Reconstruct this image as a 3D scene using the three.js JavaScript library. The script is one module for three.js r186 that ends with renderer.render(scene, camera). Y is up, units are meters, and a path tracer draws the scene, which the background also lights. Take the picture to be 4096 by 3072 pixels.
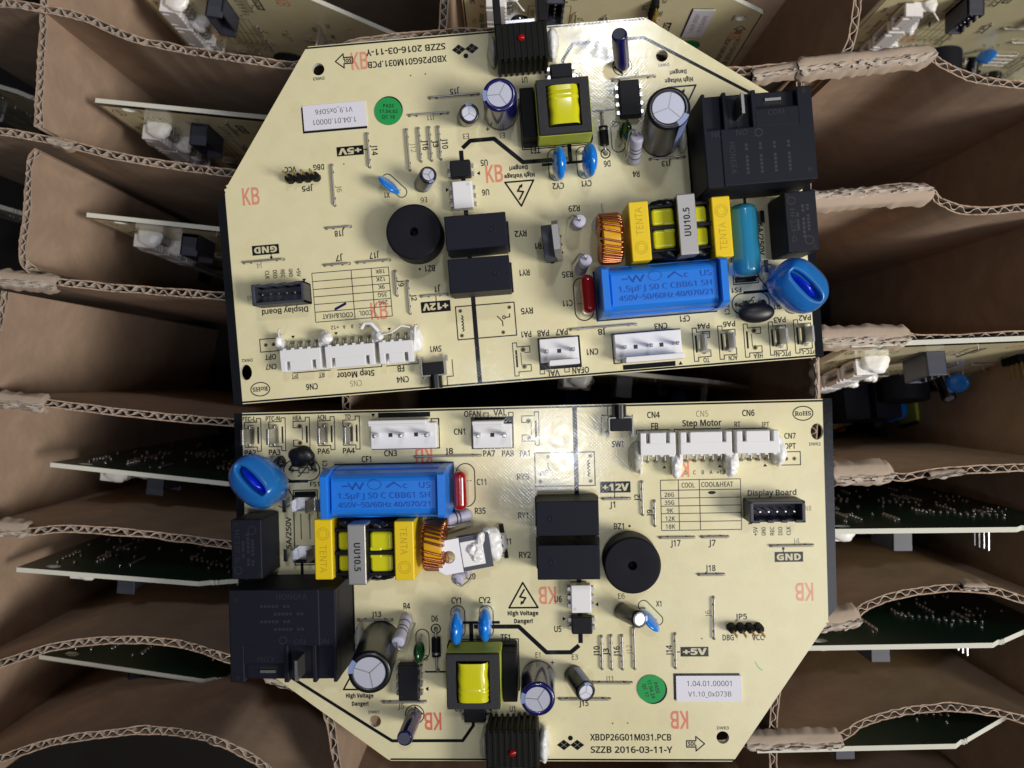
import * as THREE from 'three';
import { mergeGeometries } from 'three/addons/utils/BufferGeometryUtils.js';
import { RoundedBoxGeometry } from 'three/addons/geometries/RoundedBoxGeometry.js';
import { TextGeometry } from 'three/addons/geometries/TextGeometry.js';
import { FontLoader } from 'three/addons/loaders/FontLoader.js';
import { ImprovedNoise } from 'three/addons/math/ImprovedNoise.js';

// ---------- camera, light, exposure (all shapes below are written in millimetres and stored in metres) ----------
const MM = 0.001, CAM = 236.3;
const scene = new THREE.Scene();
const camera = new THREE.PerspectiveCamera(53.13, 4 / 3, 0.02, 20);
camera.position.set(0, CAM * MM, 0);
camera.up.set(0, 0, -1);
camera.lookAt(0, 0, 0);
camera.focus = 0.231; camera.userData.fStop = 13;
scene.background = new THREE.Color(0.026, 0.0255, 0.026);
function lamp(name, x, y, z, tx, tz, power, radius, color, angle) {
  const l = new THREE.SpotLight(color, power, 0, angle, 1, 2);
  l.name = name; l.position.set(x, y, z); l.target.position.set(tx, 0, tz);
  l.castShadow = true; l.shadow.radius = radius / 0.02; l.shadow.mapSize.set(2048, 2048);
  l.shadow.camera.near = 0.1; l.shadow.camera.far = 4; l.shadow.bias = -0.0003;
  scene.add(l, l.target);
}
lamp('side_lamp', 0.92, 0.84, 0.26, 0.10, -0.05, 4.6, 0.22, 0xfff8ee, 0.36);
lamp('added_fill_lamp', -0.079, 1.5, 0.148, 0, 0, 0.6, 0.05, 0xf2f5ff, 0.4);
lamp('added_fill_lamp', 0.18, 1.5, -0.75, 0, 0, 1.0, 0.055, 0xf2f5ff, 0.4);
lamp('added_fill_lamp', 0.55, 1.45, 0.50, 0, 0, 1.3, 0.40, 0xf6f7ff, 0.4);  // unseen wide lamp, added as soft overhead fill for the boards
const EXPOSURE = 1.0;

// ---------- helpers ----------
const noise = new ImprovedNoise();
let seed = 12345;
const rnd = (a = 0, b = 1) => { seed = (seed * 1664525 + 1013904223) >>> 0; return a + (b - a) * (seed / 4294967296); };
const n3 = (x, y, z) => noise.noise(x, y, z);
const V = (x, y, z) => new THREE.Vector3(x, y, z);
const at = (px, py, y = 0) => V((px - 2048) * (CAM - y) / 3072, y, (py - 1536) * (CAM - y) / 3072);   // photo pixel and height -> mm
const used = {};
const numbered = (n) => { const k = used[n] = (used[n] ?? -1) + 1; return k ? `${n}_${String(k).padStart(3, '0')}` : n; };
function norm(g) {
  if (g.index) g = g.toNonIndexed();
  for (const k of Object.keys(g.attributes)) if (!['position', 'normal', 'uv'].includes(k)) g.deleteAttribute(k);
  if (!g.attributes.normal) g.computeVertexNormals();
  if (!g.attributes.uv) g.setAttribute('uv', new THREE.BufferAttribute(new Float32Array(g.attributes.position.count * 2), 2));
  g.clearGroups(); g.morphAttributes = {};
  return g;
}
const merge = (list) => { const g = mergeGeometries([].concat(list).map(norm)); g.scale(MM, MM, MM); return g; };
function mesh(name, geoms, material, parent, label) {
  const o = new THREE.Mesh(merge(geoms), material);
  o.name = name; o.castShadow = o.receiveShadow = true; parent.add(o);
  if (label) o.userData.label = label;
  return o;
}
function thing(name, label, category, group) {
  const o = new THREE.Group(); o.name = numbered(name); scene.add(o);
  o.userData = { label, category }; if (group) o.userData.group = group;
  return o;
}
// geometry pieces, base at y
const box = (w, h, d, x = 0, y = 0, z = 0) => new THREE.BoxGeometry(w, h, d).translate(x, y + h / 2, z);
const rb = (w, h, d, x = 0, y = 0, z = 0, r = 0.35, s = 2) => new RoundedBoxGeometry(w, h, d, s, Math.min(r, w / 2.05, h / 2.05, d / 2.05)).translate(x, y + h / 2, z);
const span = (u0, u1, y0, y1, v0, v1, r = 0.3) => rb(u1 - u0, y1 - y0, v1 - v0, (u0 + u1) / 2, y0, (v0 + v1) / 2, r);
const cyl = (r0, r1, h, x = 0, y = 0, z = 0, n = 24) => new THREE.CylinderGeometry(r1, r0, h, n).translate(x, y + h / 2, z);
const tube = (pts, r, n = 24, k = 6) => new THREE.TubeGeometry(new THREE.CatmullRomCurve3(pts, false, 'catmullrom', 0.2), n, r, k);
const lathe = (pts, n = 40) => new THREE.LatheGeometry(pts.map((p) => new THREE.Vector2(p[0], p[1])), n);
const ball = (rx, ry, rz, x = 0, y = 0, z = 0, n = 24) => new THREE.SphereGeometry(1, n, Math.ceil(n * 0.66)).scale(rx, ry, rz).translate(x, y, z);
function lump(rx, ry, rz, x, y, z, amount = 0.25, freq0 = 0.5, s = 0) { let freq = freq0;   // an uneven drop of glue
  const g = new THREE.IcosahedronGeometry(1, 9), p = g.attributes.position, v = V();
  for (let i = 0; i < p.count; i++) {
    v.fromBufferAttribute(p, i); freq = freq0 * 0.62;
    const k = 1 + amount * n3(v.x * rx * freq + s, v.y * ry * freq + 3.1 * s, v.z * rz * freq + 7) + amount * 0.5 * n3(v.x * rx * freq * 2.3 + s, v.y * ry * 2.3 * freq, v.z * rz * freq * 2.3);
    p.setXYZ(i, x + v.x * rx * k, Math.max(0.02, y + v.y * ry * k), z + v.z * rz * k);
  }
  g.computeVertexNormals();
  const m = g.attributes.normal;                                        // smooth the facets
  const key = {}; for (let i = 0; i < p.count; i++) { const t = [p.getX(i), p.getY(i), p.getZ(i)].map((q) => Math.round(q * 500)).join(); (key[t] ??= []).push(i); }
  for (const ids of Object.values(key)) { v.set(0, 0, 0); for (const i of ids) v.add(V(m.getX(i), m.getY(i), m.getZ(i))); v.normalize(); for (const i of ids) m.setXYZ(i, v.x, v.y, v.z); }
  return g;
}
const font = await new FontLoader().loadAsync('fonts/droid/droid_sans_regular.typeface.json');
const fontBold = await new FontLoader().loadAsync('fonts/droid/droid_sans_bold.typeface.json');
// lettering of cap height h lying on a top face: reads along +x, its foot towards +z, turned by deg, stretched to the width w
function letters(text, h, x, y, z, deg = 0, w = 0, depth = 0.06, bold = false) {
  let g = new TextGeometry(text, { font: bold ? fontBold : font, size: h, depth, curveSegments: 3, bevelEnabled: false });
  g.computeBoundingBox();
  const b = g.boundingBox, k = w ? w / (b.max.x - b.min.x) : 1;
  g.translate(-(b.max.x + b.min.x) / 2, -h / 2, 0).scale(k, 1, 1).rotateX(-Math.PI / 2).rotateY(deg * Math.PI / 180).translate(x, y, z);
  return g;
}
const ring = (r, w, x, y, z, n = 40) => new THREE.RingGeometry(r - w, r, n).rotateX(-Math.PI / 2).translate(x, y, z);

// ---------- textures ----------
function canvas(w, h, draw, srgb = true) {
  const c = document.createElement('canvas'); c.width = w; c.height = h;
  draw(c.getContext('2d'), w, h);
  const t = new THREE.CanvasTexture(c); if (srgb) t.colorSpace = THREE.SRGBColorSpace;
  t.anisotropy = 8; return t;
}
function dataTex(n, f, srgb = false, repeat = 1, repeatY = repeat) {
  const d = new Uint8Array(n * n * 4);
  for (let y = 0; y < n; y++) for (let x = 0; x < n; x++) { const c = f(x / n, y / n); d.set([c[0] * 255, c[1] * 255, c[2] * 255, 255].map((q) => Math.max(0, Math.min(255, q))), (y * n + x) * 4); }
  const t = new THREE.DataTexture(d, n, n); t.magFilter = t.minFilter = THREE.LinearFilter; t.wrapS = t.wrapT = THREE.RepeatWrapping;
  t.repeat.set(repeat, repeatY); if (srgb) t.colorSpace = THREE.SRGBColorSpace; t.needsUpdate = true; return t;
}
// periodic noise
const pn = (x, y, f, s) => { const a = x * 2 * Math.PI, b = y * 2 * Math.PI, r = f / 6.283; return n3(Math.cos(a) * r + s, Math.sin(a) * r + Math.cos(b) * r, Math.sin(b) * r + s * 2); };
const grey = (v) => [v, v, v];
const W = 184.5, H = 110;                                                // board, mm
const weave = dataTex(512, (x, y) => grey(0.5 + (0.26 + 0.5 * pn(x, y, 9, 4)) * Math.sin(x * 40 * Math.PI) * Math.sin(y * 40 * Math.PI) + 0.35 * pn(x, y, 22, 6)), false, W / 22, H / 22);
const grainBump = dataTex(128, (x, y) => grey(0.5 + 0.5 * pn(x, y, 40, 2) + 0.3 * rnd(-0.5, 0.5)), false, 1);

const JUMPERS = [[113.3, 70.9, 113.3, 80.9], [116.2, 70.7, 116.2, 81], [119.5, 70.7, 119.5, 81], [123.2, 68.3, 123.2, 80.9], [135.6, 70.3, 135.5, 80.7], [147.4, 59.3, 147.3, 71.9], [126.8, 23.9, 126.8, 34], [130.4, 29.8, 130.4, 37.4], [114.8, 28.9, 122.9, 28.9], [131.8, 41, 142, 41], [144.4, 41, 152.2, 41], [164.8, 44, 177.3, 43.9], [143.1, 52.4, 150.7, 52.4], [57.2, 14.8, 77.5, 14.8], [110, 85, 122, 85.1], [100, 90, 115.3, 90], [38.1, 65.2, 48.7, 65.3], [45.2, 90.8, 58.5, 90.7]];
const SILK = '#191b20';
function silk(ctx, w, h, variant) {
  const K = w / W; ctx.fillStyle = '#eae2b8'; ctx.fillRect(0, 0, w, h);
  for (let i = 0; i < 2600; i++) { const v = rnd(); ctx.fillStyle = `rgba(${v > 0.5 ? '252,246,214' : '196,184,132'},${rnd(0.01, 0.05)})`; ctx.beginPath(); ctx.arc(rnd(0, w), rnd(0, h), rnd(3, 40), 0, 7); ctx.fill(); }
  ctx.scale(K, K); ctx.lineCap = 'butt'; ctx.lineJoin = 'round';
  const line = (lw, ...p) => { ctx.lineWidth = lw; ctx.strokeStyle = SILK; ctx.beginPath(); ctx.moveTo(p[0], p[1]); for (let i = 2; i < p.length; i += 2) ctx.lineTo(p[i], p[i + 1]); ctx.stroke(); };
  const fill = (c, ...p) => { ctx.fillStyle = c; ctx.beginPath(); ctx.moveTo(p[0], p[1]); for (let i = 2; i < p.length; i += 2) ctx.lineTo(p[i], p[i + 1]); ctx.fill(); };
  const rect = (lw, a, b, c, d) => line(lw, a, b, c, b, c, d, a, d, a, b - lw / 2);
  const bar = (a, b, c, d, col = SILK) => { ctx.fillStyle = col; ctx.fillRect(a, b, c - a, d - b); };
  const arc = (lw, x, y, r, a = 0, b = 7) => { ctx.lineWidth = lw; ctx.strokeStyle = SILK; ctx.beginPath(); ctx.arc(x, y, r, a, b); ctx.stroke(); };
  const stadium = (lw, a, b, c, d) => { const r = Math.min(c - a, d - b) / 2; ctx.lineWidth = lw; ctx.strokeStyle = SILK; ctx.beginPath(); ctx.roundRect(a, b, c - a, d - b, r); ctx.stroke(); };
  const pad = (x, y, r = 0.62) => { ctx.fillStyle = '#8d8464'; ctx.beginPath(); ctx.arc(x, y, r, 0, 7); ctx.fill(); ctx.fillStyle = '#3a3426'; ctx.beginPath(); ctx.arc(x, y, r * 0.55, 0, 7); ctx.fill(); };
  const T = (s, u, v, hgt, o = {}) => {
    ctx.save(); ctx.translate(u, v); ctx.rotate((o.rot ?? 0) * Math.PI / 180);
    ctx.font = `${o.bold ? 'bold ' : ''}${o.italic ? 'italic ' : ''}100px ${o.font ?? 'sans-serif'}`; const m = ctx.measureText(s).width, k = hgt / 71;
    ctx.scale(o.w ? o.w / m : k * 0.86, k); ctx.textAlign = 'center'; ctx.fillStyle = o.c ?? SILK; ctx.fillText(s, 0, 36);
    if (!o.thin) { ctx.lineWidth = o.lw ?? 5; ctx.strokeStyle = o.c ?? SILK; ctx.strokeText(s, 0, 36); }
    ctx.restore();
  };
  // borders
  bar(0, 0, 2.6, H); bar(181.4, 0, W, 66); line(0.5, 0, 0.55, W, 0.55); line(0.5, 47, 108.7, 153, 108.7);
  if (variant) bar(2.6, 0.9, 3.2, H, '#eae2b8');
  // isolation lines
  line(1.35, 106.9, 0.4, 106.9, 73); line(1.3, 106.4, 73.7, 103.8, 75.8, 96.4, 75.8, 88, 67.8, 74.2, 67.7); line(1.25, 73.3, 66.4, 73.3, 76); line(0.85, 67, 66.45, 82.2, 66.45);
  line(0.95, 4, 75.6, 18.5, 84.6, 42.4, 99.7, 47.7, 103, 69.8, 102.9, 73.2, 98.2, 73.2, 95); line(0.5, 58.5, 81.6, 67, 81.6);
  line(0.9, 12.7, 21.8, 23.2, 21.8); line(0.9, 20.6, 52, 20.6, 46.6, 17.5, 43); line(0.6, 40, 50, 36.6, 50, 36.6, 81);
  for (const [a, b, c, d] of JUMPERS) { const l = Math.hypot(c - a, d - b), x = (c - a) / l, y = (d - b) / l; for (const [p, q, k] of [[a, b, 1], [c, d, -1]]) { const t = 1.2 * k, e = 2.5 * k; fill(SILK, p + x * t, q + y * t, p + x * e - y * 0.5, q + y * e + x * 0.5, p + x * e + y * 0.5, q + y * e - x * 0.5); pad(p, q, 0.5); } }
  // terminals
  const names = [['PTC-L', 'PA2', 7.6], ['PTC-N', 'PA3', 15.4], ['HEA', '', 23.15], ['ACN', 'PA6', 31.05], ['TO', 'PA4', 39], ['', '', 94.9]];
  for (const [a, b, u] of names) {
    bar(u - 0.28, 4.5, u + 0.28, 9.8); line(0.24, u + 0.95, 1.8, u + 0.95, 12.1, u - 0.35, 12.1, u - 0.35, 10.8, u - 4.3, 10.8, u - 4.3, 8.9, u - 2.6, 8.9);
    line(0.24, u + 0.95, 1.8, u - 0.35, 1.8, u - 0.35, 3, u - 4.3, 3, u - 4.3, 5, u - 2.6, 5); line(0.2, u - 1.4, 5, u - 1.4, 8.9); pad(u - 2.2, 4.6, 0.8); pad(u - 2.2, 9.8, 0.8);
    if (a) T(a, u - 3 + (a.length < 3 ? 0.3 : 0), 2.0, 1.45, { w: a.length * 0.95 }); if (b) T(b, u - 2.7, 12.5, 1.6, { w: 4 });
  }
  // upper edge group
  bar(45.9, 1, 62.2, 2.5); fill(SILK, 43.7, 1.2, 45, 1.2, 44.3, 2.3); rect(0.3, 43.8, 3.2, 64.9, 12.3); rect(0.2, 62.6, 3.2, 64.7, 5);
  T('CN3', 49.5, 13.6, 1.75, { w: 4.2 }); T('OFAN', 75.4, 2.0, 1.75, { w: 5.4 }); T('VAL', 84, 1.8, 1.75, { w: 4 }); rect(0.22, 78.9, 1.8, 80.3, 3.1); rect(0.22, 86.6, 1.8, 88, 3.1);
  bar(74.9, 3, 88, 12.9); T('CN1', 71.4, 7.4, 1.75, { w: 4 });
  T('PA7', 80.2, 14.3, 1.75, { w: 3.9 }); T('PA8', 86, 14.4, 1.75, { w: 3.9 }); T('PA1', 91.4, 14.5, 1.75, { w: 3.6 });
  T('J8', 68, 13.4, 1.7, { w: 2.4 });
  rect(0.32, 94.3, 14.5, 112.6, 24.8); T('RY5', 90.5, 21.7, 1.75, { w: 4 }); [[98.4, 15.7], [95.9, 23.3], [111.3, 15.7], [111.2, 23.4]].forEach(([a, b]) => pad(a, b));
  line(0.3, 96, 21.4, 96, 20.3, 97.2, 20.3); arc(0.28, 97.8, 20.3, 0.45); line(0.3, 98.3, 17.6, 98.4, 19.2, 99.9, 20.9);
  ctx.lineWidth = 0.3; ctx.beginPath(); ctx.moveTo(111, 17); for (let i = 0; i < 5; i++) ctx.quadraticCurveTo(110, 17.4 + i, 111, 18 + i); ctx.stroke();
  T('RY1', 90.4, 33.6, 1.75, { w: 3.7 }); T('RY2', 90.5, 45.8, 1.75, { w: 4 }); T('TR1', 84.9, 41.5, 1.75, { w: 3.6 });
  T('C11', 77.8, 23.1, 1.75, { w: 3.4 }); stadium(0.3, 69.9, 17.3, 75.6, 30.6); line(0.25, 74, 22.6, 74.6, 22.6); T('R35', 77, 32, 1.75, { w: 3.6 }); T('R29', 73.3, 52.2, 1.75, { w: 3.7 });
  T('CF1', 42, 15.3, 1.75, { w: 3.5 }); rect(0.4, 31.9, 16.8, 69, 32);
  stadium(0.3, 15.5, 15.2, 27, 21.6); pad(18.3, 18.4); pad(25.7, 18.4); rect(0.25, 20.4, 17.6, 23.5, 19.2); line(0.3, 19.8, 20.2, 20.4, 20.2, 23.6, 16.5, 24.2, 16.5); line(0.3, 18.5, 18.4, 20.4, 18.4); line(0.3, 23.5, 18.4, 25.5, 18.4);
  T('NTC1', 28.6, 17.5, 1.45, { rot: -90, w: 4.6 }); T('VR1', 12.8, 16.6, 1.45, { w: 3.4 }); T('FS1', 25.4, 22.8, 1.45, { w: 3.5 });
  arc(0.28, 8.4, 17.1, 2.9, 2.9, 5.8); line(0.28, 11, 15.8, 17.6, 25.4); arc(0.28, 15.2, 27, 2.9, -0.7, 2.2); line(0.28, 5.6, 17.8, 12.6, 28.6);
  rect(0.3, 18.4, 24.6, 26, 48); bar(18.8, 25, 25.6, 26.6); bar(18.8, 46, 25.6, 47.4); T('5A/250V', 16.6, 38, 1.6, { rot: -90, w: 10 }); line(0.25, 20.6, 32, 20.6, 40); line(0.25, 23.4, 32, 23.4, 40);
  // connectors on the right
  bar(variant ? 135.4 : 134.7, 82.4, variant ? 155.5 : 154.6, 90.4); ctx.fillStyle = SILK; ctx.beginPath(); ctx.arc(variant ? 128.2 : 128.5, 87.4, 4.3, 0, 7); ctx.fill();
  T('SW1', 119.9, 12.3, 1.7, { w: 3.9 }); line(0.25, 115, 8.6, 115, 3.4, 117, 3.4, 117, 0.8); line(0.25, 124.4, 3.4, 124.4, 9);
  T('CN4', 130.8, 3.6, 1.8, { w: 3.9 }); T('FB', 131.1, 7, 1.75, { w: 2.4 }); T('CN5', 145.5, 3.6, 1.8, { w: 3.9, c: '#8d876d', thin: 1 }); T('Step Motor', 145.3, 6.4, 1.75, { w: 11.8 }); T('CN6', 159.3, 3.7, 1.8, { w: 3.8 }); T('RT', 155.9, 7.1, 1.5, { w: 1.9, lw: 3 }); T('IPT', 164.3, 7.3, 1.4, { w: 2.2, lw: 3 });
  line(0.28, 125.6, 9.6, 125.6, 8.2, 135.6, 8.2); line(0.28, 137, 12.5, 137, 8.2, 151, 8.2); line(0.28, 153, 8.4, 165, 8.4);
  for (const [u, n] of [[128.6, 3], [140.2, 5], [156.5, 4]]) for (let i = 0; i < n; i++) pad(u + i * 2.5, 17.8, 0.55);
  for (const u of [133.7, 150.4, 163.9]) fill(SILK, u - 0.6, 20, u + 0.6, 20, u, 19.1);
  'DCBA'.split('').forEach((s, i) => T(s, 140.2 + 2.5 * i, 21.4, 1.2, { w: 0.85, lw: 3 })); T('+12', 150.6, 21.5, 1.2, { w: 2.6, lw: 3 });
  ctx.lineWidth = 0.28; ctx.strokeStyle = SILK; ctx.beginPath(); ctx.ellipse(175.5, 4.2, 2.95, 2.1, 0, 0, 7); ctx.stroke(); T('RoHS', 175.5, 4.2, 1.3, { w: 4.9, font: 'serif' });
  T('DWK2', 178.8, 13.5, 0.95, { w: 3.5, lw: 3 }); T('CN7', 171.5, 10.9, 1.6, { w: 3.5 }); T('OPT', 171.4, 14, 1.6, { w: 3.5 }); rect(0.25, 168, 15.7, 174.4, 19.7); pad(170.2, 17.8); pad(172.6, 17.8);
  // table
  const rows = [23.6, 26.7, 29.1, 31.5, 33.8, 36.3, 38.9]; for (const r of rows) line(0.2, 132.4, r, 156.4, r); for (const u of [132.4, 137.8, 144.1, 156.4]) line(0.2, u, 23.6, u, 38.9);
  T('COOL', 140.7, 25.3, 1.35, { w: 4, lw: 3 }); T('COOL&HEAT', 149.4, 25.2, 1.35, { w: 9.6, lw: 3 }); ['26G', '35G', '9K', '12K', '18K'].forEach((s, i) => T(s, 135, 28 + i * 2.43, 1.3, { w: s.length, lw: 3 }));
  if (variant) { ctx.lineCap = 'round'; ctx.strokeStyle = '#24224e'; ctx.lineWidth = 0.8; ctx.beginPath(); ctx.moveTo(146.8, 28.6); ctx.lineTo(149.9, 27.2); ctx.stroke(); } else { ctx.fillStyle = '#17151a'; ctx.beginPath(); ctx.ellipse(147.8, 27.6, 1.15, 0.5, 0, 0, 7); ctx.fill(); }
  ctx.lineCap = 'butt';
  const tag = (s, a, b, c, d, w) => { bar(a, b, c, d); T(s, (a + c) / 2, (b + d) / 2, (d - b) * 0.62, { c: '#d9d2ac', w, bold: 1 }); };
  tag('+12V', 114.1, 23.7, 123.3, 27.1, 8); tag('GND', 166, 45.9, 174.4, 48.9, 7.4); tag('+5V', 137.1, 74.4, 145.5, 77.3, 7.2);
  line(0.25, 118.4, 27, 118.4, 28.7); arc(0.4, 168.6, 44.9, 0.2); line(0.25, 168.6, 44.2, 168.6, 46); line(0.3, 135.6, 75.9, 137, 75.9);
  T('J1', 118, 30.8, 1.7, { w: 1.9 }); T('J2', 125.2, 28.6, 1.6, { rot: -90, w: 2 }); T('J9', 128.9, 33.4, 1.6, { rot: -90, w: 2 }); T('BZ1', 119.6, 37.4, 1.8, { w: 3.6 }); arc(0.3, 122.7, 37.4, 0.2);
  T('Display Board', 165.7, 27.9, 1.6, { w: 14.8 }); line(0.5, 158.9, 30, 173, 30); T('CN8', 175.8, 32.8, 1.5, { w: 3, thin: 1, c: '#7f7a60' }); fill(SILK, 158.3, 37.4, 159.6, 37.4, 158.95, 36.4);
  ['+5V', 'GND', 'REC', 'DIO', 'CLK'].forEach((s, i) => T(s, 160.5 + i * 2.46, 39.6, 1.15, { rot: -90, w: 2.7, lw: 4 }));
  T('J17', 136.6, 42.8, 1.7, { w: 2.9 }); T('J7', 147.6, 42.9, 1.7, { w: 2 }); T('J4', 172.6, 42.6, 1.6, { w: 1.8, thin: 1, c: '#8d876d' }); T('J18', 146.9, 50.6, 1.7, { w: 2.9 });
  T('JP5', 155.7, 65.3, 1.65, { w: 3.4 }); T('DBG', 151.5, 71.6, 1.65, { w: 3.6 }); T('VCC', 160.4, 71.6, 1.65, { w: 3.6 }); T('J6', 145.7, 64.2, 1.6, { rot: -90, w: 2, thin: 1, c: '#6c6751' }); T('J14', 133.7, 75.3, 1.7, { rot: -90, w: 3 });
  T('J10', 111.7, 75.4, 1.7, { rot: -90, w: 3 }); T('J3', 114.6, 75.6, 1.6, { rot: -90, w: 2.1 }); T('J16', 117.9, 75.5, 1.7, { rot: -90, w: 3 }); T('J12', 121.6, 75, 1.6, { rot: -90, w: 2.8, thin: 1, c: '#8d876d' });
  T('E6', 119.6, 58.7, 1.6, { w: 2.3, thin: 1 }); T('X1', 131.1, 61.2, 1.6, { w: 1.9 }); ctx.save(); ctx.translate(128.4, 63.9); ctx.rotate(0.82); stadium(0.25, -4.6, -1.6, 4.6, 1.6); ctx.restore();
  T('U6', 100.3, 59.5, 1.75, { w: 2.4 }); T('U5', 100, 68.7, 1.75, { w: 2.4 }); fill(SILK, 112.6, 60.6, 112.6, 61.9, 111.6, 61.2); fill(SILK, 101.6, 64.9, 101.6, 66.2, 102.6, 65.5);
  // high voltage triangles
  const hv = (x, y) => { line(0.5, x, y, x - 4.4, y + 7.7, x + 4.5, y + 7.7, x, y, x - 0.3, y + 0.5); line(0.5, x + 0.5, y + 2, x - 1, y + 4.4, x + 0.8, y + 4.7, x - 0.3, y + 6.3); fill(SILK, x - 0.9, y + 6.9, x - 0.7, y + 5.6, x + 0.4, y + 6.2); };
  hv(89.6, 54.3); T('High Voltage', 89.4, 63.7, 1.3, { w: 9.6, bold: 1 }); T('Danger!', 89.5, 66.1, 1.3, { w: 5.9, bold: 1 });
  hv(37.2, 79.3); T('High Voltage', 37.8, 88.9, 1.3, { w: 8.8, bold: 1 }); T('Danger!', 37.9, 91.4, 1.3, { w: 5.4, bold: 1 });
  T('CY1', 69, 59.6, 1.75, { w: 3.5 }); T('CY2', 77.7, 59.6, 1.75, { w: 3.8 }); stadium(0.25, 67.1, 61.2, 71.4, 71); stadium(0.25, 75.9, 61.2, 80.2, 71);
  T('D6', 62, 65.2, 1.7, { w: 2.2 }); arc(0.35, 62.3, 68.3, 1.4); pad(62.3, 68.3, 0.8); pad(62.6, 81, 0.7); stadium(0.28, 56, 68.4, 60.1, 77.6); T('C3', 58.6, 77.2, 1.6, { w: 2 });
  T('TF1', 84, 71.1, 1.7, { w: 3.3 }); rect(0.3, 67, 71.6, 87.8, 87.4); T('E1', 93.8, 76.6, 1.6, { w: 2, thin: 1 }); T('E3', 105, 77.3, 1.6, { w: 2.2, thin: 1 }); T('+', 98.1, 78.9, 1.8); T('R4', 53.3, 61.2, 1.7, { w: 2.3 }); T('J13', 43.9, 63.6, 1.6, { w: 2.9 });
  T('J11', 115.6, 84, 1.6, { w: 2.4, thin: 1 }); T('J15', 107.5, 91.4, 1.6, { w: 2.8 }); T('J5', 50.9, 92.2, 1.5, { w: 1.8, thin: 1 }); T('U1', 85.5, 96.6 - 3.4, 1.7, { w: 2.1 }); T('U3', 68.6, 93, 1.7, { w: 2.2 }); T('U2', 46, 84, 1.6, { w: 2.2 });
  fill(SILK, 79, 92.6, 79, 94, 78, 93.3); fill(SILK, 59.5, 86.2, 59.5, 87.6, 58.5, 86.9); arc(0.28, 55, 94.8, 2.9); fill(SILK, 55, 92, 57.9, 94.8, 55, 94.8);
  T('DWK1', 42.2, 94, 0.95, { w: 3.6, lw: 3 }); T('DWK3', 149.2, 99, 0.95, { w: 3.7, lw: 3 });
  for (const [a, b] of [[91.5, 93.6], [116, 97.6], [120.6, 97.5], [143.6, 71.9]]) pad(a, b, 0.25);
  // emblem of two sets of four lozenges with a dot, board name, arrow
  for (const s of [-1, 1]) { const cx = 103 + s * 2.05; fill(SILK, cx - 2.05 - 0.1, 104.2, cx, 102.6, cx + 2.15, 104.2, cx, 105.8); ctx.strokeStyle = '#bdb58e'; ctx.lineWidth = 0.12; ctx.beginPath(); ctx.moveTo(cx - 1.05, 103.4); ctx.lineTo(cx + 1.05, 105); ctx.moveTo(cx - 1.05, 105); ctx.lineTo(cx + 1.05, 103.4); ctx.stroke(); }
  ctx.fillStyle = SILK; ctx.beginPath(); ctx.arc(103, 102.1, 0.75, 0, 7); ctx.fill();
  T('XBDP26G01M031.PCB', 121.4, 101.8, 1.9, { w: 24.6 }); T('SZZB 2016-03-11-Y', 121.4, 105.6, 1.9, { w: 24.8 });
  line(0.35, 138.2, 102.9, 141, 102.9, 141, 101.6, 143.6, 103.8, 141, 106, 141, 104.8, 138.2, 104.8, 138.2, 102.8); T('SOL', 139.9, 103.85, 1.1, { w: 2.6, bold: 1 });
  // red stamps
  const kb = (u, v, a = 0.62, r = 180) => T('KB', u, v, 5.1, { rot: r, w: 5.9, c: `rgba(224,74,64,${a * 0.8})`, lw: 4 });
  if (variant) { kb(173.5, 64.4, 0.5); kb(136.5, 25.6, 0.5); kb(97.3, 65, 0.55); kb(60.6, 104.1, 0.42); kb(136.2, 103.4, 0.45); } else {
    kb(174.6, 58, 0.42); kb(136.3, 96.6, 0.6); kb(60.7, 96.9, 0.75); kb(97.2, 58.3, 0.5); kb(138.6, 20, 0.5); kb(60, 14.8, 0.6);
    ctx.strokeStyle = 'rgba(60,170,90,0.5)'; ctx.lineWidth = 0.35; ctx.beginPath(); ctx.moveTo(159.4, 78.9); ctx.quadraticCurveTo(160.1, 81, 161.5, 81.6); ctx.stroke();
    ctx.fillStyle = 'rgba(190,150,40,0.3)'; ctx.fillRect(99.6, 4.4, 0.8, 4.6);
  }
}
const silkTex = [0, 1].map((k) => canvas(2048, 1221, (c, w, h) => silk(c, w, h, k)));

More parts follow.
